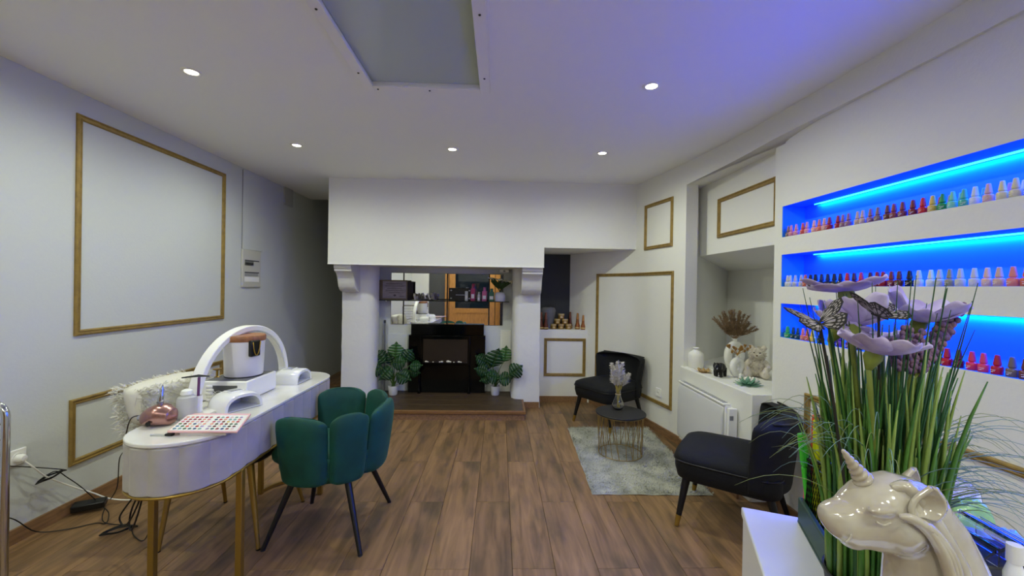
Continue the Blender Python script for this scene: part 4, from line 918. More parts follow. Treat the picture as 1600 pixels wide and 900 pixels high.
for i in range(11):
    a = 2*PI*i/11; d = Vector((math.cos(a), math.sin(a), 0)); q = Vector((-d.y, d.x, 0)); L_ = .075 if i % 2 else .055
    MB().grid([[d*(L_*t)+q*(s_*.018*math.sin(PI*min(.98, t*.85+.1)))+Vector((0, 0, .004+.022*t*t)) for s_ in (-1, 0, 1)] for t in (.1, .4, .7, 1)]).build('leaf', mat('gilt', 'c9a871', .4, metal=.4) if i == 0 else bpy.data.materials['gilt'], gl, solid=.002, smooth=180)
MB().lathe([(0, 0), (.03, 0), (.02, .008), (0, .009)], 12).build('dish_base', bpy.data.materials['gilt'], gl)
# elephant
ep = thing('elephant_figurine', 'small glossy black elephant figurine with trunk down on the ledge', 'figurine', (1.765, 3.20, ZL), math.radians(35))
m = MB()
m.ell((0, 0, .072), (.052, .034, .036)); m.ell((-.055, 0, .088), (.026, .024, .027))
for x, y in ((-.03, -.018), (-.03, .018), (.032, -.018), (.032, .018)): m.tube([(x, y, .07), (x, y, .002)], [.015, .013], 10)
m.tube(spline([(-.07, 0, .090), (-.088, 0, .070), (-.095, 0, .04), (-.092, 0, .015)], 4), [.014]*4+[.011]*4+[.008]*4+[.006], 8)
for s_ in (-1, 1): m.ell((-.045, s_*.028, .088), (.020, .006, .026), 10, 6)
m.tube([(.05, 0, .085), (.062, 0, .05)], [.004, .003], 6)
m.build('elephant', BLACKL, ep, remesh=.0035, rsm=3)
for s_ in (-1, 1): MB().tube([(-.074, s_*.012, .078), (-.092, s_*.017, .07), (-.10, s_*.018, .078)], [.003, .0025, .001], 6).build('tusk', CER, ep, smooth=180)
def donut(loc, R, r, rz, label, neck):
    o = thing('donut_vase', label, 'vase', loc, rz, 'white donut shaped vases')
    m = MB(); rings = []
    for i in range(40):
        a = 2*PI*i/40; c = Vector((R*math.cos(a), 0, R+r+R*math.sin(a))); d = Vector((math.cos(a), 0, math.sin(a)))
        rings.append([c+d*(r*math.cos(t))+Vector((0, r*.85*math.sin(t), 0)) for t in [2*PI*j/14 for j in range(14)]])
    m.loft(rings, closed=True).build('ring_body', CER, o, smooth=180)
    MB().lathe([(0, 0), (r*.75, 0), (r*.8, .006), (r*.5, .014), (0, .014)], 16).build('foot', CER, o, smooth=50)
    zt = 2*R+2*r; MB().lathe([(r*.5, zt-.012), (r*.55, zt+neck*.6), (r*.72, zt+neck), (r*.6, zt+neck), (r*.42, zt+neck*.5), (0, zt)], 16).build('neck', CER, o, smooth=50)
    return zt+neck
zt = donut((2.05, 3.50, ZL), .088, .036, .45, 'large white ceramic donut vase holding dried pampas on the ledge', .02)
zt2 = donut((1.885, 3.18, ZL), .052, .028, .45, 'small white ceramic donut vase in front of the large one', .012)
PL2 = mat('pampas_tan', 'a98d6c', .95, var=.3, vscale=30); PL3 = mat('dried_gold', 'b98f4e', .9)
pp = thing('pampas_spray', 'wide fan of tan dried pampas grass in the large donut vase', 'dried grass', (2.05, 3.50, ZL+zt-.03))
for i in range(19):
    q = -1+2*i/18; tx = .0+.19*q; tz = .27-.10*q*q-.02*q
    if q > .6: tz -= .04
    base = Vector((tx*.22, .01*math.sin(i*2), .05)); MB().tube(bez((0, 0, 0), (0, 0, .03), base, 4), .002, 5).build('stem', PL2, pp)
    plume(pp, base, (tx, .03*math.sin(i*1.7), tz), 220, .06, PL2, .0016, .3)
gf = thing('dried_flowers', 'golden dried flower tuft in the small donut vase on the ledge', 'dried flowers', (1.885, 3.18, ZL+zt2-.01))
MB().tube([(0, 0, -.01), (0, 0, .03)], .004, 6).build('stem', PL3, gf)
for i in range(14):
    a = random.uniform(0, 6.28); r_ = random.uniform(.02, .10); P_ = Vector((math.cos(a)*r_, math.sin(a)*r_*.5, random.uniform(.03, .085)))
    MB().tube(bez((0, 0, .01), (P_.x*.3, P_.y*.3, .04), P_, 4), .0015, 4).build('twig', PL3, gf)
    plume(gf, P_-Vector((0, 0, .006)), P_+Vector((0, 0, .012)), 50, .03, PL3, .002, .2, 'flower_head')
# teddy
td = thing('teddy_bear', 'cream fluffy teddy bear sitting at the right end of the ledge', 'teddy bear', (2.06, 3.20, ZL), math.radians(-35))
TED = mat('cream_plush', 'dcd3c2', .95, bump=.9, bscale=70, sheen=.3)
m = MB()
m.ell((0, 0, .075), (.066, .058, .076)); m.ell((0, -.012, .185), (.056, .052, .052)); m.ell((0, -.058, .172), (.024, .022, .02))
for s_ in (-1, 1):
    m.ell((s_*.045, -.005, .232), (.022, .013, .022)); m.tube([(s_*.045, -.01, .125), (s_*.08, -.045, .085), (s_*.065, -.075, .07)], [.026, .024, .022], 10); m.ell((s_*.063, -.078, .07), (.022, .022, .022))
    m.tube([(s_*.04, -.02, .035), (s_*.06, -.09, .032)], [.034, .030], 10); m.ell((s_*.062, -.10, .038), (.030, .022, .034))
m.build('plush_body', TED, td, remesh=.006, rsm=2)
for s_ in (-1, 1): MB().ell((s_*.020, -.058, .198), (.005, .004, .005), 8, 5).build('eye', BLACK, td, smooth=180)
MB().ell((0, -.079, .178), (.008, .005, .006), 8, 5).build('nose', mat('nose_brown', '6a5040', .5), td, smooth=180)
fz2 = MB()
for i in range(900):
    d = Vector((random.gauss(0, 1), random.gauss(0, 1), random.gauss(0, 1))).normalized(); c, rr = random.choice((((0, 0, .075), .068), ((0, -.012, .185), .055), ((.0, -.03, .12), .055)))
    b = Vector(c)+d*rr; q = d.orthogonal().normalized()*.004; fz2.add([b-q, b+q, b+d*.012+Vector((random.uniform(-.006, .006), 0, -.004))], [(0, 1, 2)])
fz2.build('plush_pile', TED, td, kind='stuff')
bd = thing('small_black_card', 'thin black upright card edge behind the teddy bear at the wall corner', 'card', (2.10, 2.86, ZL))
MB().box(-.003, .003, -.06, .06, 0, .16).build('card', BLACK, bd); MB().box(-.02, .02, -.03, .03, 0, .004).build('card_base', BLACK, bd)
sw = thing('white_lily_candle', 'little white scalloped candle dish between the donut vase and the glass lotus', 'candle', (1.90, 3.02, ZL))
for i in range(10):
    a = 2*PI*i/10; MB().ell((.035*math.cos(a), .035*math.sin(a), .018), (.016, .012, .016), 8, 5, Matrix.Rotation(a, 4, 'Z')).build('scallop', CER, sw, smooth=180)
MB().lathe([(0, 0), (.034, 0), (.034, .018), (0, .02)], 16).build('wax', CER, sw)
lt = thing('glass_lotus', 'pale green glass lotus dish near the front edge of the ledge', 'dish', (1.812, 2.915, ZL))
LOT = mat('sea_glass', '8fc4ae', .12, trans=.4)
for ring_, (nn, L_, zl) in enumerate(((9, .085, .010), (8, .06, .03), (6, .038, .045))):
    for i in range(nn):
        a = 2*PI*(i+.5*ring_)/nn; d = Vector((math.cos(a), math.sin(a), 0)); q = Vector((-d.y, d.x, 0))
        MB().grid([[d*(.012+L_*t)+q*(s_*.018*math.sin(PI*min(.97, t*.9+.12)))+Vector((0, 0, .003+zl*t*t+.004*ring_)) for s_ in (-1, 0, 1)] for t in (0, .35, .7, 1)]).build('petal', LOT, lt, solid=.0025, smooth=180)
MB().lathe([(0, 0), (.03, 0), (.022, .012), (0, .012)], 14).build('lotus_base', LOT, lt)
mw = thing('small_figurine', 'tiny white and gold trinket between elephant and lotus dish', 'trinket', (1.86, 3.09, ZL))
MB().lathe([(0, 0), (.014, 0), (.016, .01), (.010, .024), (.014, .034), (.006, .046), (0, .048)], 12).build('trinket_body', CER, mw, smooth=60); MB().lathe([(.0165, .009), (.0175, .011), (.0165, .013)], 12, close=False).build('gold_band', BRASS, mw)
#@@PART3
# ================================================================== FOREGROUND COUNTER
CA = math.atan2(.39, .92)           # the counter is turned about 23 degrees
cb = thing('reception_counter', 'white gloss reception counter in the near right corner carrying the flower arrangement', 'counter', (.681, 1.118, 0), -CA)
# local: +Y away from the camera, +X right, far-left corner at the origin
CWH = mat('counter_white', 'e6e7ea', .3)
MB().box(.004, 1.02, -.80, -.004, .06, .775).build('carcass', CWH, cb, bevel=.003)
MB().box(0, 1.03, -.81, 0, .776, .80).build('counter_top', CWH, cb, bevel=.004)
for i in range(2): MB().box(.02+i*.5, .51+i*.5, -.003, .008, .08, .765).build('back_panel', CWH, cb, bevel=.003)
MB().box(.03, 1.0, -.78, -.03, 0, .06).build('plinth', DARK, cb)
Cm = Matrix.Translation((.681, 1.118, 0)) @ Matrix.Rotation(-CA, 4, 'Z')
def CL(x, y, z=.80): return Cm @ Vector((x, y, z))
TG = mat('tray_green', '23443c', .5)
tr = thing('desk_tray', 'dark green open desk tray standing on the white reception counter', 'tray', CL(.125, -.03, .8005), -CA)
MB().box(0, .30, -.46, 0, 0, .006).build('tray_base', TG, tr)
MB().box(0, .012, -.46, 0, .006, .066).build('side', TG, tr, bevel=.003); MB().box(.288, .30, -.46, 0, .006, .066).build('side', TG, tr, bevel=.003)
MB().box(.012, .288, -.012, 0, .006, .066).build('side', TG, tr, bevel=.003); MB().box(.012, .288, -.46, -.448, .006, .03).build('side', TG, tr, bevel=.003)
ph = thing('pen_holder', 'black wire mesh pen holder beside the grass stems', 'pen holder', CL(.165, -.045, .807))
PR = .027; PH_ = .168
MB().lathe([(0, 0), (PR, 0), (PR, .004), (0, .004)], 24).build('base', BLACK, ph)
for z, r_ in ((PH_, .004), (.006, .003)): MB().tube([(PR*math.cos(2*PI*i/28), PR*math.sin(2*PI*i/28), z) for i in range(28)], r_, 6, closed=True).build('rim', BLACK, ph, smooth=180)
m = MB()
for i in range(36):
    for sgn in (-1, 1): m.tube([(PR*math.cos(2*PI*i/36+sgn*.9*q), PR*math.sin(2*PI*i/36+sgn*.9*q), .004+(PH_-.004)*q) for q in [j/8 for j in range(9)]], .0009, 3)
m.build('mesh', BLACK, ph, kind='stuff')
pl = CL(.160, -.043, .812)
def marker(dx, dy, ln, col, lb, rx, ry, w_=.011):
    o = thing('highlighter', lb, 'highlighter', (pl.x+dx, pl.y+dy, pl.z), group='highlighters in the mesh pen holder'); Mr = Matrix.Rotation(rx, 4, 'X') @ Matrix.Rotation(ry, 4, 'Y')
    cm_ = mat('hl_'+col, col, .35)
    MB().box(-w_, w_, -w_*.7, w_*.7, .001, ln*.62, Mr).build('barrel', cm_, o, bevel=.004)
    MB().box(-w_*1.08, w_*1.08, -w_*.8, w_*.8, ln*.62, ln, Mr).build('cap', cm_, o, bevel=.005)
    MB().box(-w_*.4, w_*.4, -w_*1.0, -w_*.8, ln*.66, ln*.95, Mr).build('clip', cm_, o, bevel=.001)
marker(.001, -.008, .265, 'd2dc14', 'bright yellow highlighter standing upright in the mesh pen holder', 0, .0, .012)
marker(-.004, .008, .228, '45c832', 'lime green highlighter leaning left in the mesh pen holder', .0, -.13, .009)
marker(.004, .012, .275, 'e4573c', 'orange red highlighter behind the yellow one in the pen holder', .04, -.01, .010)
pn = thing('black_marker', 'thick black marker at the right side of the mesh pen holder', 'marker', (pl.x+.018, pl.y+.004, pl.z))
MB().lathe([(0, .001), (.010, .001), (.010, .14), (.009, .145), (.011, .146), (.011, .225), (.008, .232), (0, .232)], 14, Matrix.Rotation(.03, 4, 'Y')).build('barrel', BLACK, pn, smooth=40); MB().box(-.002, .002, -.014, -.010, .16, .215).build('clip', DARK, pn)
bk_ = thing('notebook', 'slim upright notebook with a pink cover edge behind the pen holder', 'notebook', CL(.140, -.024, .807), -CA)
MB().box(0, .007, -.012, .010, 0, .165).build('pink_cover', mat('cover_pink', 'c85a72', .5), bk_, bevel=.001); MB().box(.0072, .022, -.011, .008, .002, .16).build('pages', mat('paper', 'e8e4dc', .8), bk_); MB().box(.0222, .025, -.012, .01, 0, .165).build('back_cover', mat('cover_white', 'dedede', .6), bk_)

# ---------------------------------------------------------------- flower arrangement
PX, PY, PZ = .70, .725, .80
fa_ = thing('flower_arrangement', 'tall artificial grass arrangement with purple flowers and butterflies on the white counter', 'flower arrangement', (PX, PY, PZ))
MB().lathe([(0, .0), (.066, .0), (.072, .008), (.082, .07), (.084, .078), (.080, .078), (.077, .07), (0, .07)], 32).build('pot', mat('pot_dark', '2b2d2b', .6), fa_, smooth=50)
GR1 = mat('grass_green', '5c8a3a', .5, var=.35, vscale=14, var2='35662a'); GR2 = mat('grass_dark', '2c5a34', .5, var=.3, vscale=14); GR3 = mat('grass_pale', '8aa352', .5); WSP = mat('wisp_teal', '86aab0', .6, var=.3, vscale=10); WSG = mat('wisp_green', '8b9a66', .6)
m = MB()
for i in range(250):
    a = random.uniform(0, 2*PI); r0 = .077*math.sqrt(random.random()); h = random.uniform(.26, .40) if i % 4 else random.uniform(.36, .47)
    k = random.uniform(1.0, 1.5) if random.random() < .75 else random.uniform(1.4, 1.75)
    b = Vector((r0*math.cos(a), r0*math.sin(a), .075)); t_ = Vector((r0*math.cos(a)*k+random.uniform(-.02, .02), r0*math.sin(a)*k+random.uniform(-.02, .02), .075+h))
    md = Vector((b.x*1.03, b.y*1.03, b.z+.56*h)); m.cur = random.choice((0, 0, 0, 1, 2, 2))
    m.tube(bez(b, md, t_, 6), [.0046, .0046, .0044, .004, .0032, .0022, .0008], 4, flat=random.choice((1, .6)))
m.build('grass_blades', [GR1, GR2, GR3], fa_, smooth=180, kind='stuff')
m = MB()
for i in range(150):
    sd_ = random.choice((-1, 1, 1, 1, 0)); a = (PI if sd_ < 0 else 0)+random.uniform(-.9, .9) if sd_ else random.uniform(0, 2*PI)
    r0 = random.uniform(.05, .085); z0 = random.uniform(.27, .36) if sd_ < 0 else random.uniform(.20, .34); L_ = random.uniform(.06, .11) if sd_ < 0 else random.uniform(.08, .16); rise = random.uniform(.03, .09)
    b = Vector((r0*math.cos(a), r0*math.sin(a), z0)); c_ = b+Vector((math.cos(a)*L_*.55, math.sin(a)*L_*.55, rise+.02)); e_ = b+Vector((math.cos(a)*L_*1.15, math.sin(a)*L_*1.15, rise*.7-random.uniform(.0, .05)))
    m.cur = random.choice((0, 0, 1)); m.tube(bez(b, c_, e_, 7), [.0009, .0009, .0008, .0007, .0006, .0005, .0004, .0002], 3)
m.build('wispy_grass', [WSP, WSG], fa_, smooth=180, kind='stuff')
m = MB()
for i in range(40):
    a = random.uniform(0, 2*PI); r0 = random.uniform(.05, .11); m.tube(bez((r0*.7*math.cos(a), r0*.7*math.sin(a), .33), (r0*.9*math.cos(a), r0*.9*math.sin(a), .45), (r0*1.2*math.cos(a), r0*1.2*math.sin(a), random.uniform(.53, .63)), 4), [.0018, .0016, .0012, .0009, .0005], 4)
m.build('fine_stems', GR2, fa_, kind='stuff')
def petmat():
    mm = mat('petal_lilac', 'b4a2dc', .6, var=.45, vscale=30, var2='d6ccf0'); return mm
PET = petmat(); PETW = mat('petal_pale', 'd4c8ec', .6, var=.35, vscale=30, var2='ab98d6'); CEN = mat('flower_centre', '8f8a3a', .7); SEP = mat('sepal_green', '7d8a3c', .6)
def flower(x, y, z, R, tilt, rot, pm, n=7, cup=.35, nm='flower'):
    Mr = Matrix.Translation((x, y, z)) @ Matrix.Rotation(rot, 4, 'Z') @ Matrix.Rotation(tilt, 4, 'X')
    f = MB().ell((0, 0, .004), (R*.16, R*.16, R*.13), 12, 6, None).v and None
    fo_ = MB(); fo_.ell((0, 0, 0), (R*.17, R*.17, R*.12), 12, 6); fo_.v = [tuple(Mr @ Vector(v)) for v in fo_.v]
    fl_o = fo_.build(nm, CEN, fa_, smooth=180)
    for k in range(n):
        a = 2*PI*k/n+random.uniform(-.12, .12); L_ = R*random.uniform(.88, 1.08); cp = cup*random.uniform(.6, 1.4); wv = random.uniform(0, 6)
        d = Vector((math.cos(a), math.sin(a), 0)); q = Vector((-d.y, d.x, 0)); rows = []
        for t in (0, .2, .45, .7, .9, 1.):
            wd = R*.46*(math.sin(PI*min(1, .12+t*.72))**.8)*(1 if t < .95 else .82)
            rows.append([Mr @ (d*(R*.08+L_*t*(1-.10*(s_*s_)*(t > .8)))+q*(wd*s_)+Vector((0, 0, L_*cp*(t**1.6)+.10*R*abs(s_)**2+.05*R*math.sin(wv+s_*4)*t))) for s_ in (-1, -.5, 0, .5, 1)])
        MB().grid(rows).build('petal', pm, fl_o, smooth=180, subd=1, solid=.0006)
    bs = Mr @ Vector((0, 0, -.004)); MB().lathe([(0, -.03), (R*.08, -.028), (R*.22, -.008), (R*.2, .004), (0, .004)], 10, Mr).build('sepal_cup', SEP, fl_o, smooth=60)
    MB().tube(bez((x*.35, y*.35, .08), (x*.6, y*.6, .3), Mr @ Vector((0, 0, -.026)), 8), .0042, 7).build('stem', SEP, fl_o, smooth=180)
def at_(px, py, dy=0.):     # offset from the pot foot of a bloom that far right/up
    Yd = PY+dy; return ((px-775)/640*Yd-PX, dy, 1.4-(py-462)/640*Yd-PZ)
for (px, py, dy, R, tl, rz_, pm, n_, cp) in [(1330, 462, .02, .062, -.12, .3, PET, 8, .30), (1378, 560, -.06, .060, .25, 1.0, PETW, 7, .45), (1452, 508, .0, .058, .25, .2, PET, 7, .75), (1318, 523, .05, .055, .5, .6, PET, 8, .5), (1345, 515, -.0, .05, .35, 2., PET, 7, .8), (1395, 540, .07, .05, .1, 1., PET, 7, .3)]:
    flower(*at_(px, py, dy), R, tl, rz_, pm, n_, cp)
# lavender sprigs
LAV = mat('lavender', '6a5488', .8, var=.4, vscale=60, var2='8c6a7c')
for (px, py, qx, qy) in [(1455, 590, 1520, 482), (1440, 580, 1500, 495), (1450, 575, 1505, 516), (1432, 600, 1455, 525), (1425, 595, 1432, 520), (1420, 590, 1412, 540), (1445, 600, 1470, 555)]:
    b = Vector(at_(px, py, -.03)); e_ = Vector(at_(qx, qy, -.03)); P_ = bez(b, b.lerp(e_, .5)+Vector((0, 0, -.012)), e_, 12)
    sp = MB().tube([Vector((b.x*.3, b.y*.3, .1))]+P_, .0016, 5).build('lavender_sprig', SEP, fa_)
    m = MB()
    for i, p in enumerate(P_[3:]):
        for j in range(5):
            a = random.uniform(0, 6.28); d = Vector((math.cos(a), math.sin(a), random.uniform(-.3, .6))).normalized(); m.ell(p+d*.0055, (.0042, .0042, .0058), 6, 4)
    m.build('lavender_buds', LAV, sp, smooth=180, kind='stuff')
# butterflies
BW = mat('butterfly_black', '24221f', .6); BC = mat('butterfly_cells', 'b6aeb0', .6, var=.3, vscale=40)
def butterfly(x, y, z, S_, Mr):
    Mm = Matrix.Translation((x, y, z)) @ Mr
    b = MB().tube([Mm @ Vector((0, -.35*S_, 0)), Mm @ Vector((0, 0, .02*S_)), Mm @ Vector((0, .30*S_, .02*S_))], [.03*S_, .06*S_, .04*S_], 8).build('butterfly', BW, fa_, smooth=180)
    for s_ in (-1, 1):
        MB().tube([Mm @ Vector((s_*.02*S_, .3*S_, .02*S_)), Mm @ Vector((s_*.14*S_, .62*S_, .18*S_))], .008*S_, 5).build('antenna', BW, b)
        for k, out in enumerate(([(0, .10), (.35, .50), (.85, .72), (1.15, .66), (1.10, .40), (.80, .10), (.35, -.04)], [(0, .0), (.35, -.04), (.78, .02), (.92, -.25), (.70, -.60), (.35, -.72), (.10, -.35)])):
            ht = lambda p: Vector((s_*p[0]*S_*math.cos(.55), p[1]*S_, abs(p[0])*S_*math.sin(.55)))
            W = MB(); P_ = [Mm @ ht(p) for p in out]; W.add(P_, [tuple(range(len(P_)))]); wg = W.build('wing', BW, b, solid=.0012)
            cells = MB(); cx = sum(p[0] for p in out)/len(out); cy = sum(p[1] for p in out)/len(out)
            up_ = (Mm.to_3x3() @ Vector((-s_*math.sin(.55), 0, math.cos(.55))))*.0011
            root = out[0]
            for i in range(1, len(out)-1):
                p, q = out[i], out[i+1]
                for (t0, t1, g) in ((.22, .60, .16), (.66, .80, .14), (.84, .93, .22)):
                    nn = 1 if t0 < .5 else 2
                    for c_ in range(nn):
                        u0, u1 = c_/nn+g/nn/2+.04, (c_+1)/nn-g/nn/2-.04
                        def LL(t, u): e_ = (lerp(p[0], q[0], u), lerp(p[1], q[1], u)); return (lerp(root[0], e_[0], t), lerp(root[1], e_[1], t))
                        for sg in (1, -1):
                            vs_ = [Mm @ ht(LL(t0, (u0+u1)/2))+up_*sg]+[Mm @ ht(LL(lerp(t0, t1, .45), u0))+up_*sg, Mm @ ht(LL(t1, lerp(u0, u1, .15)))+up_*sg, Mm @ ht(LL(t1, lerp(u0, u1, .85)))+up_*sg, Mm @ ht(LL(lerp(t0, t1, .45), u1))+up_*sg]
                            cells.add(vs_, [(0, 1, 2, 3, 4)])
            cells.build('wing_cells', BC, wg)
    MB().tube([Mm @ Vector((0, 0, -.02*S_)), Vector((x*.8, y*.8, z-.12)), Vector((x*.5, y*.5, .2))], .0022, 6).build('wire_stem', BW, b)
x, y, z = at_(1288, 514, -.07); butterfly(x, y, z, .043, Matrix.Rotation(-.35, 4, 'Z') @ Matrix.Rotation(-.22, 4, 'Y') @ Matrix.Rotation(.5, 4, 'X'))
x, y, z = at_(1385, 500, -.05); butterfly(x, y, z, .044, Matrix.Rotation(.15, 4, 'Z') @ Matrix.Rotation(.22, 4, 'Y') @ Matrix.Rotation(.25, 4, 'X'))

# ---------------------------------------------------------------- unicorn bust
UNI = mat('pearl_ceramic', 'aea291', .12, coat=1., spec=.8, var=.3, vscale=11, var2='c9c3b8')
us = .0008125
un = thing('unicorn_bust', 'glossy pearl white ceramic unicorn head bust in front of the grass stems', 'figurine', (.52, .52, .80))
def U(px, py, y=0.): k = (.52+y)/640; return Vector(((px-776)*k-.52, y, .60-(py-462)*k))
m = MB()
def sect(cx, cy, ang, hh, wd, n=20, p=.85):
    d = Vector((math.cos(ang), 0, -math.sin(ang)))       # across the section in the profile plane
    c = U(cx, cy); return [c+d*(hh*us*math.copysign(abs(math.cos(t))**p, math.cos(t)))+Vector((0, wd*us*math.copysign(abs(math.sin(t))**p, math.sin(t)), 0)) for t in [2*PI*i/n for i in range(n)]]
# centre (px,py), direction of the section, half height, half width: from the muzzle back to the poll, then down the neck
T_ = math.radians
m.loft([sect(1297, 812, T_(105), 7, 9), sect(1301, 817, T_(100), 13, 15), sect(1312, 824, T_(92), 24, 24), sect(1323, 828, T_(88), 31, 28), sect(1336, 830, T_(84), 37, 30), sect(1352, 824, T_(80), 46, 33), sect(1370, 819, T_(80), 54, 38), sect(1390, 816, T_(84), 59, 44), sect(1416, 815, T_(88), 63, 48), sect(1440, 819, T_(98), 60, 46), sect(1458, 825, T_(118), 54, 42)])
m.loft([sect(1432, 800, T_(60), 38, 38), sect(1446, 822, T_(138), 52, 44), sect(1466, 852, T_(158), 58, 46), sect(1482, 892, T_(170), 66, 50), sect(1494, 940, T_(176), 78, 56), sect(1494, 1000, T_(180), 88, 66), sect(1492, 1080, T_(180), 104, 80), sect(1490, 1150, T_(180), 116, 92), sect(1490, 1196, T_(180), 122, 98), sect(1490, 1200, T_(180), 120, 96)])
# brow, cheek and lips
for s_ in (-1, 1):
    m.ell(U(1432, 845, s_*26*us), (34*us, 26*us, 32*us)); m.ell(U(1398, 812, s_*34*us), (24*us, 10*us, 8*us))
m.ell(U(1346, 863, 0), (16*us, 20*us, 7*us))
m.build('head', UNI, un, remesh=.0028, rsm=5)
# horn with spiral grooves
m = MB(); rings = []; A = U(1366, 764); B = U(1331, 716); ax = (B-A).normalized(); e1 = ax.cross(Vector((0, 1, 0))).normalized(); e2 = Vector((0, 1, 0))
e1 = ax.cross(e2).normalized()
for i in range(45):
    t = i/44; rr = lerp(14.5, 3.2, t)*us; row = []
    for j in range(20):
        a = 2*PI*j/20; g = 1+.10*math.sin(a+t*40); row.append(A+(B-A)*t+(e1*math.cos(a)+e2*math.sin(a))*rr*g)
    rings.append(row)
rings.append([B+ax*.002+(e1*math.cos(2*PI*j/20)+e2*math.sin(2*PI*j/20))*.001 for j in range(20)])
m.loft(rings).build('horn', UNI, un, smooth=180)
def ear(cx, cy, y, tiltz, sc, lab=None):
    rows = []
    for t in [i/8 for i in range(9)]:
        wd = 26*sc*us*math.sin(PI*min(.97, .16+t*.86))**.7; row = []
        for s_ in [-1+2*j/8 for j in range(9)]:
            # a cup open to the front-left, standing up and back
            row.append(Vector((wd*s_*math.cos(tiltz)+(.35*(1-s_*s_)*wd)*math.sin(tiltz)+t*14*us*sc, wd*s_*math.sin(tiltz)*-1+(1-s_*s_)*wd*.75*math.cos(tiltz), t*58*us*sc)))
        rows.append(row)
    C_ = U(cx, cy, y); MB().grid([[C_+p for p in r] for r in rows]).build('ear', UNI, un, solid=.006, subd=2, smooth=180)
ear(1470, 830, -54*us, .25, .84); ear(1440, 790, 34*us, -.2, .8)
# mane locks down the back of the neck, eyelid and nostril ridges
for k in range(7):
    y = lerp(-30, 30, k/6)*us; dx = 0-abs(k-3)*5
    pts = [U(1428+dx, 768+abs(k-3)*3, y*.7), U(1452+dx, 774, y), U(1474+dx, 800, y*1.1), U(1497+dx, 834, y*1.2), U(1524+dx, 876, y*1.3), U(1545+dx, 918, y*1.4), U(1560+dx, 990, y*1.5), U(1566+dx, 1060, y*1.2)]
    MB().tube(spline(pts, 4), [lerp(7, 14, min(1, i/10))*us*(1 if i < 24 else .7) for i in range(29)], 8).build('mane_lock', UNI, un, smooth=180)
for k, off in enumerate((0, 16, 30)):
    pts = [U(1425+off*.4, 822+off*.2, -48*us), U(1448+off*.6, 826+off*.3, -54*us), U(1476+off*.6, 848+off*.4, -54*us), U(1500+off*.6, 884+off*.5, -56*us), U(1516+off*.5, 930+off, -62*us)]
    MB().tube(spline(pts, 5), [lerp(3, 8, min(1, i/6))*us for i in range(21)], 8).build('mane_lock', UNI, un, smooth=180)
for s_ in (-1, 1):
    MB().tube(spline([U(1388, 831, s_*42*us), U(1400, 836, s_*44*us), U(1412, 832, s_*46*us)], 4), 1.7*us, 6).build('eyelid', UNI, un, smooth=180)
    MB().tube(spline([U(1338, 864, s_*27*us), U(1344, 858, s_*29*us), U(1347, 851, s_*30*us)], 4), 1.6*us, 6).build('mouth_corner', UNI, un, smooth=180)

# ---------------------------------------------------------------- clutter behind the unicorn
pk_ = thing('pink_box', 'translucent coral pink plastic box behind the ears of the unicorn', 'box', (.925, .872, .80), -.12)
PKM = mat('coral_plastic', 'e58a86', .35, trans=.35)
MB().box(-.037, .037, -.034, .034, .001, .19).build('box_body', PKM, pk_, bevel=.006); MB().box(-.040, .040, -.037, .037, .19, .212).build('lid', PKM, pk_, bevel=.006)
ao_ = thing('acrylic_organizer', 'clear acrylic organizer with one rounded corner right of the pink box', 'organizer', (1.056, .955, .80), -.05)
def slab(pts, y0, y1, nm, pa_): MB().loft([[(x, y, z) for x, z in pts] for y in (y0, y1)]).build(nm, ACRY, pa_)
sid = [(-.07, .001), (.06, .001), (.06, .115), (.053, .145), (.030, .168), (.005, .178), (-.07, .184)]
slab(sid, -.05, -.047, 'side_wall', ao_); slab(sid, .05, .053, 'side_wall', ao_)
MB().box(.057, .06, -.047, .05, .001, .12).build('front_wall', ACRY, ao_); MB().box(-.07, .057, -.047, .05, .001, .004).build('bottom', ACRY, ao_)
MB().tube([(x, -.0485, z) for x, z in sid[2:]], .0018, 6).build('polished_edge', mat('acrylic_edge', '9a9cc0', .2, trans=.5), ao_, smooth=180)
cd_ = thing('sample_cards', 'pinkish beige sample cards standing inside the acrylic organizer', 'cards', CL(0, 0, 0), 0); cd_.location = (1.066, .958, .8045)
for i in range(4): MB().box(-.034, .030, -.03+i*.014, -.025+i*.014, 0, .15-.01*i).build('card', mat('card_%d' % i, ['c8a8a0', 'd8cdb8', 'c4b0a8', 'd0c8b4'][i], .7), cd_)
def crumple(nm, lab, cat_, loc, dims, mt, seed, rz=0., amp=.012):
    o = thing(nm, lab, cat_, loc, rz); rows = []
    nx, ny = 16, 12; top = []; bot = []
    for j in range(ny):
        a = []; b = []
        for i in range(nx):
            u, v = -1+2*i/(nx-1), -1+2*j/(ny-1); e = max(0, (1-u**4)*(1-v**4))
            z = dims[2]*e**.5+amp*noise.noise((u*3+seed, v*3, seed))*e; a.append((u*dims[0], v*dims[1], .002+z)); b.append((u*dims[0], v*dims[1], .001))
        top.append(a); bot.append(b)
    MB().grid(top).grid([r[::-1] for r in bot]).build('wrapper', mt, o, smooth=60)
    for sx in (-1, 1): MB().box(sx*dims[0]-.006, sx*dims[0]+.006, -dims[1], dims[1], .0005, .003).build('sealed_end', mt, o)
    return o
cr1 = thing('grey_carton', 'dark grey carton under the blue packets at the right edge', 'carton', (.905, .712, .8005), -.1)
MB().box(-.06, .07, -.045, .045, 0, .125).build('carton_body', mat('carton_grey', '55565a', .6), cr1, bevel=.003); MB().box(-.062, .072, -.047, .047, .126, .139).build('lid', mat('carton_lid', '6a6b70', .6), cr1, bevel=.003)
BLU = mat('blue_film', '7fa0ee', .15, coat=.5); GRN = mat('green_film', 'a6dc9c', .2, coat=.4)
crumple('blue_packet', 'shiny crumpled blue plastic packet lying behind the unicorn mane', 'packet', (.900, .712, .940), (.050, .036, .034), BLU, 2.3, -.3)
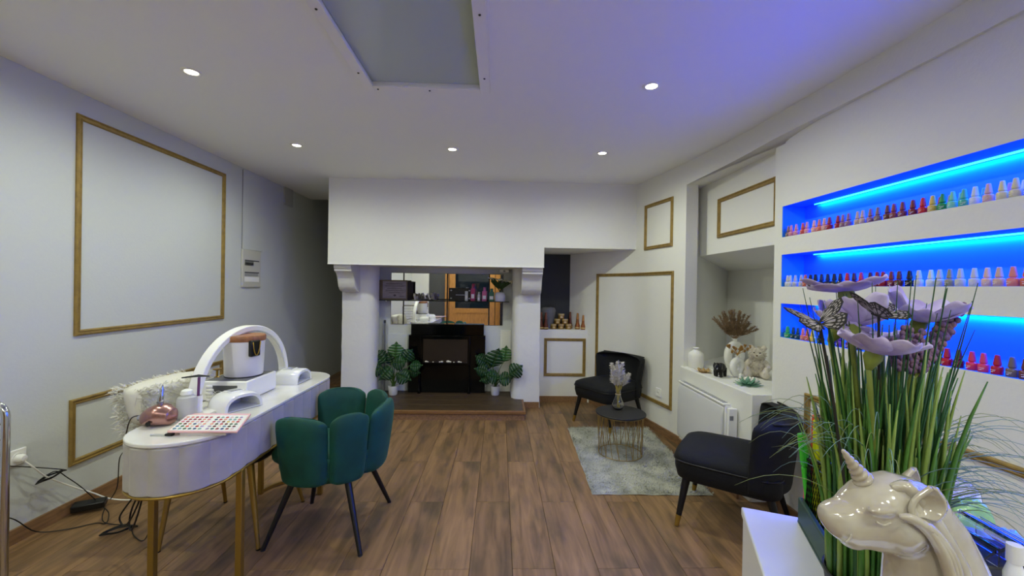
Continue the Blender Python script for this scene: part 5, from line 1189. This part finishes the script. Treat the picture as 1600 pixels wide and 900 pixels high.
crumple('blue_packet', 'second shiny blue packet cut off by the right frame edge', 'packet', (1.01, .715, .9), (.022, .03, .035), BLU, 7.1, .3)
crumple('green_packet', 'pale green plastic packet between the pink box and the blue packet', 'packet', (.955, .798, .93), (.034, .022, .05), GRN, 4.4, -.5)
blp = thing('display_riser', 'small grey display riser under the second blue packet at the right edge', 'riser', (1.01, .715, .8005)); MB().box(-.02, .02, -.028, .028, 0, .085).build('riser_body', DARK, blp, bevel=.003); MB().box(-.022, .022, -.030, .030, .085, .098).build('top_plate', GREYM, blp, bevel=.002)
gb = thing('green_packet_box', 'small white carton carrying the pale green packet', 'carton', (.955, .798, .8005)); MB().box(-.035, .035, -.022, .022, 0, .128).build('carton_body', WHITEM, gb, bevel=.003); MB().box(-.03, .03, -.0228, -.022, .03, .07).build('label_patch', GREYM, gb)
tcx = thing('tip_case', 'clear acrylic nail tip case with dark compartments near the right edge', 'case', (.772, .618, .80), -.15)
MB().box(-.06, .06, -.045, .045, .001, .20).build('dark_base', mat('case_dark', '2c2c30', .5), tcx, bevel=.004)
for i in range(4):
    rings = []
    for y in (-.045, .045):
        rings.append([(lerp(-.058, .058, i/4)+.002+(.025)*q, y, .202+.034*math.sin(PI*(i+q)/4)) for q in (0, .25, .5, .75, 1)]+[(lerp(-.058, .058, i/4)+.002+(.025)*q, y, .199+.030*math.sin(PI*(i+q)/4)) for q in (1, .75, .5, .25, 0)])
    MB().loft(rings).build('compartment_lid', ACRY, tcx, smooth=40)
for i in range(5): MB().box(lerp(-.059, .059, i/4)-.0012, lerp(-.059, .059, i/4)+.0012, -.047, .047, .201, .206+.032*math.sin(PI*i/4)).build('divider', ACRY, tcx)
tb = thing('white_tube', 'tall white plastic tube standing beside the nail tip case at the right edge', 'tube', (.715, .542, .80))
MB().lathe([(0, .001), (.010, .001), (.011, .006), (.011, .215), (.007, .23), (.007, .245), (0, .246)], 18).build('tube_body', WHITE, tb, smooth=40); MB().lathe([(.0072, .231), (.0085, .232), (.0085, .256), (0, .257)], 14).build('cap', WHITEM, tb, smooth=40)
